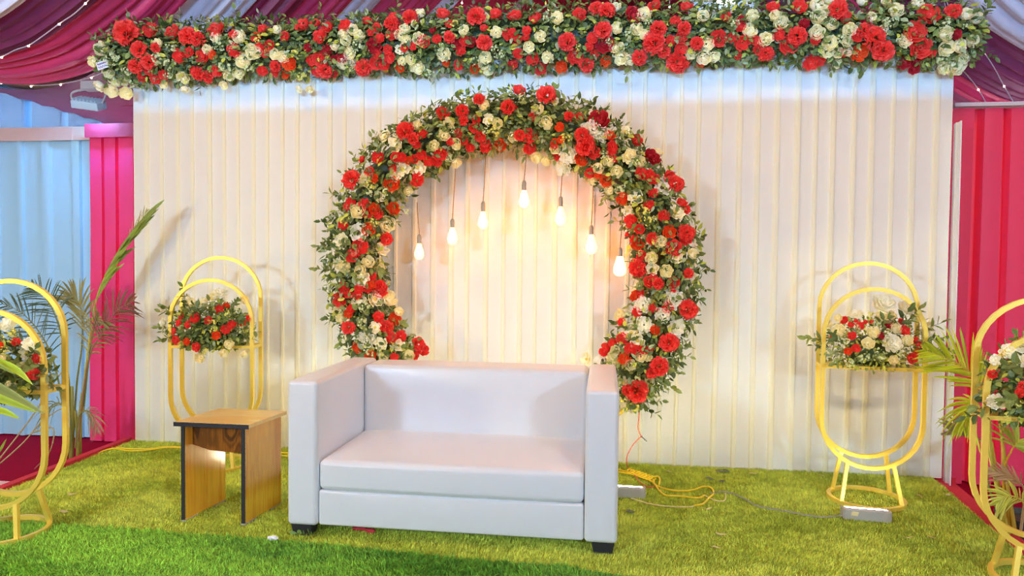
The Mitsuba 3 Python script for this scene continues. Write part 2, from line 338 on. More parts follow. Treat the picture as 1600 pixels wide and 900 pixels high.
# ================================================================== sofa
sf = thing('sofa', 'white leather two-seat sofa with square arms standing on the turf', 'sofa')
SX0, SX1, SY0, SY1, SZ = -.965, .765, -1.71, -.72, .835
def soft(m, k, amp):
    """A slight padded swell of the faces."""
    m = m.copy(); c = m.bounds.mean(0); e = (m.bounds[1] - m.bounds[0]) / 2; q = (m.vertices - c) / e
    b = np.prod(np.clip(1 - np.delete(np.abs(q), k, 1) ** 4, 0, 1), axis=1)
    m.vertices[:, k] += np.sign(q[:, k]) * amp * b; return m
def pad(x0, x1, y0, y1, z0, z1, r, swell):
    m = box(x0, x1, y0, y1, z0, z1, r)
    M = manifold3d.Manifold(manifold3d.Mesh(np.asarray(m.vertices, np.float32), np.asarray(m.faces, np.uint32))).refine_to_length(.05)
    q = M.to_mesh(); m = mesh(q.vert_properties[:, :3], q.tri_verts)
    for k, a in swell: m = soft(m, k, a)
    return m
for x0, x1 in ((SX0, SX0 + .165), (SX1 - .165, SX1)):
    obj('arm', pad(x0, x1, SY0, SY1, .07, SZ, .022, [(0, .004), (2, .006), (1, .005)]), 'm_leather', sf, 40)
obj('backrest', pad(SX0 + .168, SX1 - .168, -1.0, SY1, .1, SZ - .008, .03, [(1, .025), (2, .004)]), 'm_leather', sf, 40)
obj('seat_cushion', pad(SX0 + .168, SX1 - .168, SY0 + .012, -.985, .262, .418, .028, [(2, .030), (1, .016)]), 'm_leather', sf, 40)
obj('front_panel', pad(SX0 + .168, SX1 - .168, SY0 + .012, -.99, .072, .259, .014, [(1, .008)]), 'm_leather', sf, 40)
for x in (SX0 + .07, SX1 - .07):
    for y in (SY0 + .07, SY1 - .07):
        top, bot = [(x + a * .058, y + b * .05, .075) for a in (-1, 1) for b in (-1, 1)], [(x + a * .047, y + b * .04, .004) for a in (-1, 1) for b in (-1, 1)]
        obj('leg', trimesh.convex.convex_hull(np.array(top + bot)), 'm_black', sf, False, label='short tapered black block leg')

# ================================================================== side table
tb = thing('side_table', 'small glossy brown laminate table left of the white sofa', 'table')
def shear(m, y0=-1.6):
    m.vertices[:, 0] += (m.vertices[:, 1] - y0) * .115; return m
TX0, TX1, TY0, TY1, TH = -1.672, -1.236, -1.605, -1.225, .568
obj('tabletop', shear(box(TX0, TX1, TY0, TY1, TH - .022, TH, .002)), 'm_wood_top', tb, 30)
obj('edge_band', shear(box(TX0 - .002, TX1 + .002, TY0 - .004, TY0 + .001, TH - .024, TH - .001)), 'm_black', tb, False, label='dark edge strip along the front of the top')
for x in (TX0 + .03, TX1 - .05):
    pn = obj('side_panel', shear(box(x, x + .019, TY0 + .018, TY1 - .01, .014, TH - .022)), 'm_wood', tb, False)
    obj('edge_band', shear(box(x - .001, x + .020, TY0 + .014, TY0 + .0182, .014, TH - .022)), 'm_black', pn, False, label='dark front edge strip')
    obj('foot_rail', shear(box(x - .004, x + .023, TY0 + .012, TY0 + .12, .002, .014)), 'm_plastic_grey', pn, False, label='grey plastic foot')
    obj('foot_rail', shear(box(x - .002, x + .021, TY1 - .12, TY1 - .008, .004, .014)), 'm_plastic_grey', pn, False, label='grey plastic foot')
ax0, ax1, az = TX0 + .049, TX1 - .05, TH - .022
poly = Polygon([(ax0, az), (ax1, az), (ax1, az - .165), (ax0 + .10, az - .150), (ax0, az - .122)])
m = prism(poly, -.008, .008); m.vertices = np.c_[m.vertices[:, 0], TY0 + .09 - m.vertices[:, 2], m.vertices[:, 1]]; m.invert()
obj('apron', shear(m), 'm_wood_dark', tb, False, label='dark grained front board cut at a slant')

# ================================================================== flowers: one mesh per kind and variant, about 1 m in radius, facing +z
def petals(rings, seed, nu=5, nv=5, ruffle=.04, zs=.85):
    """rings: (number, sphere radius, closing angle, half width in radians, lip curl)."""
    r = np.random.default_rng(seed); out = []
    for n, R, phi, half, curl in rings:
        a0 = r.uniform(0, 7)
        for i in range(n):
            a = a0 + 2 * np.pi * i / n + r.normal(0, .12); ph, Rr = phi * r.uniform(.92, 1.08), R * r.uniform(.94, 1.06)
            u, v = np.meshgrid(np.linspace(-1, 1, nu), np.linspace(.12, 1, nv), indexing='ij')
            edge = v - .16 * v * u ** 2 * (v > .5); p = edge * ph
            w = half * np.sin(np.pi * np.clip(.18 + .62 * v, 0, 1)) ** .8
            ang = a + u * w; rad = Rr * (1 + .07 * u) * np.sin(np.clip(p, 0, 2.7)) + curl * R * v ** 5
            rad = rad + ruffle * np.sin(u * 4 + r.uniform(0, 6)) * v ** 2
            z = -Rr * np.cos(p) - .12 * curl * v ** 5
            P = np.stack([rad * np.cos(ang), rad * np.sin(ang), z * zs], -1).reshape(-1, 3)
            P += r.normal(0, .008, P.shape)
            out.append(mesh(P, grid_faces(nu, nv)))
    return join(*out)
def carnation(seed, n=34, jag=.10):
    r = np.random.default_rng(seed); out = []
    for i in range(n):
        z = 1 - (i + .5) / n * 1.02; ph = i * 2.39996 + r.normal(0, .2); s = math.sqrt(max(0, 1 - z * z))
        d = np.array([s * math.cos(ph), s * math.sin(ph), z * .8 + .05]) + r.normal(0, .08, 3); R = rot_to(d, r.uniform(0, 6))
        u, v = np.meshgrid(np.linspace(-1, 1, 7), np.linspace(0, 1, 3), indexing='ij')
        fan = .30 + .26 * v; x = u * fan * r.uniform(.85, 1.15); zz = .38 + (.58 + r.normal(0, .05)) * v - .10 * u ** 2 * v + jag * v * r.uniform(-1, 1, u.shape) * .5
        y = .16 * v * np.sin(u * 5 + r.uniform(0, 6)) + .10 * v * v * r.uniform(-1, 1)
        out.append(mesh(np.stack([x, y, zz], -1).reshape(-1, 3) @ R.T, grid_faces(7, 3)))
    return join(*out)
def floret_cluster(seed, n=22):
    r = np.random.default_rng(seed); V, F = [], []; k = 0
    for i in range(n):
        d = r.normal(0, 1, 3); d[2] = abs(d[2]) * .9 + .1; d /= np.linalg.norm(d); c = d * r.uniform(.55, 1.0); R = rot_to(d + r.normal(0, .25, 3), r.uniform(0, 6)); s = r.uniform(.16, .28)
        for j in range(5):
            a = j * 1.2566; e = np.array([math.cos(a), math.sin(a), 0]); g = np.array([-e[1], e[0], 0])
            q = np.array([[0, 0, 0], e * .6 + g * .32 + [0, 0, .12], e * 1.0 + [0, 0, .02], e * .6 - g * .32 + [0, 0, .12]]) * s
            V.append(c + q @ R.T); F += [[k, k + 1, k + 2], [k, k + 2, k + 3]]; k += 4
        b = np.cross(d, [.3, .2, .9]); b /= np.linalg.norm(b); V.append(np.array([c - b * .015, c + b * .015, d * .1])); F.append([k, k + 1, k + 2]); k += 3
    return mesh(np.vstack(V), F)
ROSE = [petals([(3, .34, 2.5, .95, .0), (4, .56, 2.25, .85, .03), (5, .80, 1.98, .74, .08), (6, 1.0, 1.62, .66, .13)], s) for s in (1, 2, 3)]
BALL = [petals([(3, .34, 2.5, .95, .0), (4, .55, 2.3, .9, .02), (5, .78, 2.05, .8, .03), (6, .95, 1.8, .7, .05)], s, zs=.95) for s in (4, 5, 6)]
CARN = [carnation(s) for s in (7, 8, 9)]
OPEN = [petals([(4, .62, 1.25, .85, .03), (5, .88, 1.28, .72, .06)], s, nu=7, ruffle=.06) for s in (10, 11)]
PEON = [petals([(3, .36, 2.2, .95, .02), (5, .58, 1.9, .75, .08), (6, .8, 1.6, .62, .12), (7, 1.0, 1.28, .55, .14)], s, nu=7, ruffle=.07) for s in (12, 13)]
FILL = [floret_cluster(s) for s in (14, 15, 16)]
HEART = trimesh.creation.icosphere(1, .2); HEART.apply_translation((0, 0, -.5))
def dicts(ms, m, smooth=True): return [mikit.ply(x, m, smooth) for x in ms]
KINDS = {'R': ('red_rose', dicts(ROSE, 'm_rose_red')), 'D': ('dark_red_rose', dicts(ROSE, 'm_rose_dark')), 'O': ('orange_rose', dicts(ROSE, 'm_rose_orange')),
         'W': ('cream_rose', dicts(BALL, 'm_cream')), 'C': ('carnation', dicts(CARN, 'm_rose_red')), 'A': ('open_flower', dicts(OPEN, 'm_cream')), 'B': ('open_flower', dicts(OPEN, 'm_ivory')),
         'P': ('peony', dicts(PEON, 'm_ivory')), 'G': ('filler_cluster', dicts(FILL, 'm_filler', False)), 'Y': ('filler_cluster', dicts(FILL, 'm_filler_yellow', False))}
HEARTS = {'A': mikit.ply(HEART, 'm_heart_yellow', True), 'B': mikit.ply(HEART, 'm_heart', True)}
SIZE = {'R': 1.08, 'D': 1.08, 'O': 1.08, 'W': 1.14, 'C': 1.0, 'A': 1.15, 'B': 1.18, 'P': 1.05, 'G': 1.05, 'Y': 1.05}
def parse(text):
    return [(t[0], *[int(x) / 1000 for x in t[1:].split(',')]) for t in text.split()]
def plant_flowers(parent, text, centre, seed, grow=1.12):
    """Each flower sits on the surface of the foliage and faces away from centre(x, z) -> a point on the axis of the foliage."""
    r = np.random.default_rng(seed)
    for t, x, y, z, rad in parse(text):
        p = np.array([x, y, z]); d = p - centre(x, z); d = d / (np.linalg.norm(d) + 1e-6)
        d = d * .8 + np.array([.05, -.75, .12]) + r.normal(0, .22, 3)
        name, shapes = KINDS[t]; s = shapes[r.integers(len(shapes))]; p = p + d / np.linalg.norm(d) * (.25 * rad + .006); M = mat4(rot_to(d, r.uniform(0, 6.28)), rad * SIZE[t] * grow, p)
        k = put(name, {**s, 'to_world': M}, parent)
        if t in HEARTS: put('flower_heart', {**HEARTS[t], 'to_world': M}, k)

# ------------------------------------------------------------------ leaves
LEAF_T = np.array([[0, 0, 0], [.3, .21, .03], [.3, 0, -.03], [.3, -.21, .03], [.66, .2, .0], [.66, 0, -.06], [.66, -.2, .0], [1, 0, -.12]])
LEAF_F = np.array([[0, 2, 1], [0, 3, 2], [1, 2, 5], [1, 5, 4], [2, 3, 6], [2, 6, 5], [4, 5, 7], [5, 6, 7]])
GREENS = np.array([(.085, .135, .032), (.15, .21, .045), (.25, .31, .075), (.31, .39, .20), (.52, .56, .07)])
def leaves(P, D, N, size, width, col):
    """One leaf per row: base P, direction D, upper side N."""
    D = D / (np.linalg.norm(D, axis=1, keepdims=True) + 1e-9); B = np.cross(N, D); B /= np.linalg.norm(B, axis=1, keepdims=True) + 1e-9; U = np.cross(D, B)
    t = LEAF_T
    v = P[:, None] + size[:, None, None] * (t[None, :, :1] * D[:, None] + t[None, :, 1:2] * width[:, None, None] * B[:, None] + t[None, :, 2:] * U[:, None])
    f = (LEAF_F[None] + (np.arange(len(P)) * 8)[:, None, None]).reshape(-1, 3)
    return v.reshape(-1, 3), f, np.repeat(col, 8, 0)
def greens(r, n, w):
    return GREENS[r.choice(5, n, p=w)] * r.uniform(.75, 1.3, (n, 1))
def foliage_tube(path, n, seed, weights, size=(.035, .065), inner=.45):
    """Leaves around a path of (x, y, z, radius)."""
    r = np.random.default_rng(seed); Q = smooth_path(path, 300); L = np.r_[0, np.cumsum(np.linalg.norm(np.diff(Q[:, :3], axis=0), axis=1))]
    s = r.uniform(0, L[-1], n); C = np.stack([np.interp(s, L, Q[:, i]) for i in range(4)], 1)
    t = np.stack([np.interp(s + .02, L, Q[:, i]) - np.interp(s - .02, L, Q[:, i]) for i in range(3)], 1); t /= np.linalg.norm(t, axis=1, keepdims=True) + 1e-9
    d = r.normal(0, 1, (n, 3)); d[:, 1] -= .45; d -= t * (d * t).sum(1, keepdims=True); d /= np.linalg.norm(d, axis=1, keepdims=True)
    k = r.uniform(inner, .98, n) ** .8
    P = C[:, :3] + d * (C[:, 3] * k)[:, None]
    D = d * r.uniform(.1, 1, (n, 1)) + t * r.normal(0, .7, (n, 1)) + np.array([0, -.1, -.25]) + r.normal(0, .35, (n, 3))
    N = d + np.array([0, -.5, .3]) + r.normal(0, .4, (n, 3))
    v, f, c = leaves(P, D, N, r.uniform(*size, n), r.uniform(.8, 1.35, n), greens(r, n, weights))
    return mesh(v, f), c
def sprig(seed, n=9, length=1.0, leaf=.40):
    """A twig with leaves along +z, 1 long."""
    r = np.random.default_rng(seed); ts = np.linspace(.25, 1, n); bend = r.uniform(-.25, .25, 2)
    line = lambda t: np.stack([bend[0] * t * t, bend[1] * t * t, t], -1)
    st = tube(line(np.linspace(0, 1, 5)), np.linspace(.014, .006, 5), 4)
    P = line(ts); a = np.arange(n) * 2.4 + r.normal(0, .3, n)
    D = np.c_[np.cos(a), np.sin(a), np.full(n, .75)] ; D[-1] = (0, 0, 1)
    v, f, c = leaves(P, D, np.c_[-np.cos(a) * .3, -np.sin(a) * .3, np.ones(n)] + r.normal(0, .2, (n, 3)), leaf * r.uniform(.75, 1.1, n), r.uniform(1.0, 1.4, n), np.repeat(GREENS[r.choice(5, 1, p=(.3, .3, .2, .1, .1))], n, 0) * r.uniform(.85, 1.2, (n, 1)))
    return mesh(np.vstack([st.vertices, v]), np.vstack([st.faces, f + len(st.vertices)])), np.vstack([np.tile((.09, .08, .03), (len(st.vertices), 1)), c])
SPRIGS = [mikit.ply(m, 'm_leaf', False, color=c) for m, c in (sprig(s, n) for s, n in ((20, 6), (21, 7), (22, 6), (23, 8), (24, 5), (25, 7)))]
def add_sprigs(parent, path, n, seed, lengths=(.09, .16), up=.5, where=.62):
    r = np.random.default_rng(seed); Q = smooth_path(path, 200)
    for i in range(n):
        q = Q[int((i + r.uniform(0, 1)) / n * 199)]; k = min(int((i + .5) / n * 199), 198); t = Q[k + 1, :3] - Q[k, :3]; t /= np.linalg.norm(t) + 1e-9
        out = np.cross(t, [0, 1, 0]); out *= (1 if r.random() < up else -1)
        d = out + np.array([0, -.55, 0]) * r.uniform(0, 1.2) + t * r.normal(0, .55) + np.array([0, 0, -.25]) + r.normal(0, .15, 3); d /= np.linalg.norm(d)
        put('leaf_sprig', {**SPRIGS[r.integers(len(SPRIGS))], 'to_world': mat4(rot_to(d, r.uniform(0, 6)), r.uniform(*lengths), q[:3] + d * q[3] * where)}, parent)
def axis_of(path):
    Q = smooth_path(path, 300)
    def centre(x, z):
        return Q[np.hypot(Q[:, 0] - x, Q[:, 2] - z).argmin(), :3]
    return centre

# ------------------------------------------------------------------ where the flowers are: kind, then x, y, z and radius in millimetres; paths are x, y, z, radius in metres
GARLAND_PATH = [(-3.199, -0.12, 3.002, 0.125), (-2.955, -0.12, 3.06, 0.238), (-2.582, -0.12, 3.074, 0.246), (-1.957, -0.12, 3.07, 0.228), (-1.152, -0.12, 3.08, 0.223), (-0.473, -0.12, 3.079, 0.243), (-0.001, -0.12, 3.093, 0.24), (0.909, -0.12, 3.087, 0.226), (1.779, -0.12, 3.082, 0.221), (2.612, -0.12, 3.047, 0.225), (2.935, -0.12, 3.037, 0.223), (3.133, -0.12, 3.039, 0.106)]
GARLAND = "C-2838,-328,3130,89 R-2676,-321,3169,42 R-2498,-330,3143,44 C-2350,-335,3090,65 C-2288,-333,3077,53 C-2746,-333,3015,59 C-2806,-294,2921,51 C-2690,-302,2934,54 C-2614,-338,3033,35 R-2448,-319,2975,41 R-2368,-326,3000,27 R-2276,-311,2967,41 O-2192,-315,2981,26 R-2159,-317,3154,47 R-2022,-323,3113,29 R-2022,-318,3004,38 R-2823,-216,2853,27 C-2716,-199,2849,37 R-2631,-237,2867,30 C-2347,-227,2869,48 C-2293,-187,2854,42 R-2202,-244,2884,33 R-1858,-324,3090,23 R-2733,-268,2891,30 R-2375,-253,2886,27 W-3115,-264,3057,46 W-3212,-230,2980,34 W-2606,-341,3061,30 W-2152,-329,3097,35 W-2223,-326,3016,32 W-1975,-324,3094,41 W-2042,-326,3043,26 W-1965,-286,2937,47 W-1883,-311,2991,47 W-2497,-203,2855,39 W-3027,-162,2860,37 W-3104,-212,2903,37 W-3227,-148,2819,37 W-3124,-150,2779,43 W-2994,-163,2755,40 W-2673,-175,2812,28 W-2131,-202,2864,36 W-2047,-215,2870,36 W-2503,-175,2772,27 W-2186,-173,2795,27 W-3093,-155,2857,37 G-2988,-294,2962,60 G-2611,-315,2957,48 G-2534,-295,2926,42 G-2495,-335,3030,41 G-2105,-270,2910,53 G-2123,-327,3034,41 Y-2310,-328,3132,35 G-2592,-228,2862,36 G-2899,-273,2893,42 G-2935,-170,2825,37 G-1939,-253,2899,41 Y-2760,-322,2977,30 R-1802,-312,3150,29 O-1840,-323,3101,23 R-1749,-320,3030,29 R-1791,-310,2989,32 R-1823,-320,3027,23 R-1628,-323,3089,29 R-1501,-304,3172,43 R-1406,-299,3181,29 R-1311,-311,3151,34 R-1366,-322,3081,40 R-1179,-310,3153,37 R-1377,-280,2940,44 D-1460,-313,3007,23 D-1314,-307,2993,32 R-1452,-275,2932,29 C-1726,-255,2904,41 O-1622,-265,2916,41 R-1852,-226,2880,30 R-1767,-196,2869,24 O-1701,-175,2861,24 R-1440,-203,2877,35 C-1368,-214,2883,53 R-1317,-172,2864,24 D-1277,-273,2934,23 D-1208,-281,2947,32 C-1067,-220,2886,58 R-1022,-301,3185,26 R-944,-321,3130,26 R-984,-325,3097,23 R-919,-326,3055,28 D-969,-316,3009,40 C-833,-321,3144,51 R-830,-329,3079,34 R-790,-329,3106,23 C-703,-309,3188,51 R-946,-290,2951,26 R-869,-308,2980,26 R-858,-284,2936,31 R-973,-250,2904,35 R-909,-245,2898,38 O-803,-222,2878,29 R-832,-289,3217,23 R-468,-300,3217,39 R-414,-332,3137,22 D-528,-337,3095,20 R-505,-335,3036,25 C-413,-335,3037,39 D-369,-325,3000,28 R-306,-329,3014,28 D-261,-326,3007,31 R-338,-306,2957,28 C-223,-325,3167,61 C-165,-324,3005,50 R-169,-337,3095,22 O-452,-259,2893,23 R-364,-237,2880,29 O-262,-189,2863,26 R-90,-313,3199,33 R4,-333,3052,33 R9,-224,2885,23 R-598,-329,3022,34 R-741,-314,2986,23 R-682,-319,2994,23 R18,-322,3176,22 W-1690,-315,3139,29 W-1709,-302,2972,35 W-1652,-293,2955,35 W-1846,-311,2990,35 W-1250,-312,3013,30 W-1193,-321,3088,29 W-1170,-319,3048,34 W-1117,-319,3120,34 W-1067,-323,3077,34 W-1155,-295,2970,37 W-1218,-255,2914,38 W-1162,-243,2905,41 W-1584,-171,2753,24 W-1509,-171,2751,23 W-737,-331,3104,34 W-766,-331,3071,34 W-726,-329,3037,31 W-639,-287,3228,31 W-632,-332,3039,37 A-777,-312,2982,34 W-778,-266,2911,26 W-705,-275,2918,34 W-670,-230,2879,43 W-461,-298,2938,40 W-310,-338,3085,31 W-172,-324,3171,31 W-85,-336,3065,33 W-167,-271,2916,37 W-191,-232,2883,31 W-165,-176,2858,32 G-1083,-312,3008,46 Y-1827,-324,3072,35 Y-1559,-296,2963,35 Y-1566,-171,2853,42 G-645,-328,3135,39 Y-379,-336,3119,34 G-574,-190,2859,46 G-485,-319,2978,34 G-111,-308,2970,34 G-58,-282,2932,39 Y-1621,-214,2878,24 G-233,-257,2899,34 R46,-320,3181,33 R191,-325,3158,33 R488,-315,3173,36 C601,-297,3208,44 C672,-312,3173,55 C413,-313,2997,58 C642,-325,3057,55 D664,-303,2982,49 R582,-316,3013,30 R599,-264,2925,25 R555,-293,2961,25 R456,-252,2910,42 C538,-196,2880,51 O671,-214,2888,31 O363,-175,2868,34 R213,-181,2870,43 R164,-248,2903,34 R129,-333,3070,25 R121,-326,3029,22 R54,-325,3020,30 R32,-334,3062,22 R61,-281,2934,28 R23,-223,2885,28 R996,-276,3228,33 R1208,-286,3212,32 D856,-314,3155,49 C1012,-320,3052,54 R1138,-321,3101,32 C1191,-319,3052,43 R1177,-309,3007,32 C999,-290,2965,71 C1066,-263,2928,44 R1105,-301,2986,27 C907,-235,2903,50 C1169,-207,2888,72 R1177,-275,2943,33 C1276,-288,2963,43 R1420,-302,2992,43 R1503,-303,2994,24 R1467,-317,3123,27 R1551,-319,3061,29 D1565,-319,3098,27 R1579,-289,2965,40 R1660,-295,2976,24 R1693,-264,2931,32 C1738,-227,2899,49 R1562,-221,2895,19 O1323,-184,2879,33 W335,-324,3154,36 W221,-327,3033,33 W142,-306,2974,33 W272,-258,2913,34 W737,-285,3224,30 W925,-312,3159,41 W744,-325,3069,33 W873,-322,3061,35 W933,-315,3024,30 W725,-285,2953,30 W763,-288,2957,30 W775,-240,2905,42 W831,-226,2896,36 W1316,-316,3133,35 W1344,-287,2961,40 W1250,-246,2912,33 W1338,-228,2899,44 W1402,-226,2897,33 W1632,-316,3123,35 W1619,-313,3029,40 W1717,-293,2975,37 G269,-323,3162,39 G952,-323,3096,32 G815,-317,3027,38 G686,-307,2991,27 Y1069,-322,3081,22 Y479,-292,2958,28 Y336,-331,3086,22 G1519,-320,3078,32 G1612,-319,3085,27 R1768,-297,3183,32 R1937,-294,3183,37 R1806,-306,3005,32 C1924,-304,2991,58 R1880,-281,2948,48 R1770,-226,2898,27 C2171,-308,3143,58 R2218,-318,3097,31 D1963,-319,3063,26 R2043,-295,2964,26 R2050,-170,2853,38 R2110,-176,2860,27 C2331,-315,3006,42 R2370,-316,3010,31 C2397,-298,2953,68 R2304,-307,2979,31 C2475,-265,2898,63 O2332,-246,2887,42 R2734,-316,3095,52 C2875,-311,3107,46 R2649,-316,2991,54 R2704,-274,2900,52 R2783,-251,2873,24 D2651,-177,2836,35 D2716,-199,2843,34 D2710,-170,2794,27 D2903,-311,2969,26 R2237,-245,2890,21 D2347,-321,3060,26 W1781,-315,3123,32 W1812,-319,3074,40 W2044,-291,3185,40 W2048,-318,3103,42 W2091,-307,3146,32 W2136,-249,3234,32 W2134,-320,3052,34 W2043,-311,3006,42 W2137,-286,2943,40 W2133,-252,2901,35 W2207,-245,2891,29 W2259,-254,2897,27 W2241,-290,2944,29 W2246,-317,3019,37 W2226,-170,2843,27 W2335,-259,3217,32 W2376,-319,3086,31 W2501,-267,3203,34 W2536,-308,3130,39 W2449,-316,3002,34 W2600,-296,2937,34 W2674,-279,3182,34 W2831,-311,2971,39 W2965,-294,3095,36 W3041,-257,3080,34 W3025,-248,2944,34 W2935,-278,2902,36 W2860,-273,2895,42 W3016,-160,2862,37 W2965,-166,2809,53 W2899,-170,2799,37 W1747,-298,2983,27 G1998,-316,3115,26 G2475,-321,3046,42 G2197,-301,2968,32 G2826,-320,3014,46 G2846,-220,2849,42 G2948,-314,3028,31 G2563,-303,2956,31"
WREATH_PATH = [(-0.785, -0.32, 0.708, 0.207), (-0.891, -0.32, 0.844, 0.221), (-1.016, -0.32, 1.049, 0.208), (-1.084, -0.32, 1.28, 0.222), (-1.099, -0.32, 1.51, 0.222), (-1.066, -0.32, 1.741, 0.221), (-0.958, -0.32, 1.97, 0.229), (-0.77, -0.32, 2.196, 0.228), (-0.515, -0.32, 2.365, 0.217), (-0.24, -0.32, 2.459, 0.215), (0.031, -0.32, 2.482, 0.205), (0.299, -0.32, 2.451, 0.221), (0.565, -0.32, 2.325, 0.22), (0.785, -0.32, 2.148, 0.219), (0.961, -0.32, 1.943, 0.218), (1.072, -0.32, 1.725, 0.24), (1.118, -0.32, 1.486, 0.24), (1.101, -0.32, 1.246, 0.24), (1.028, -0.32, 1.026, 0.254), (0.936, -0.32, 0.825, 0.255), (0.874, -0.32, 0.646, 0.185), (0.863, -0.32, 0.504, 0.133)]
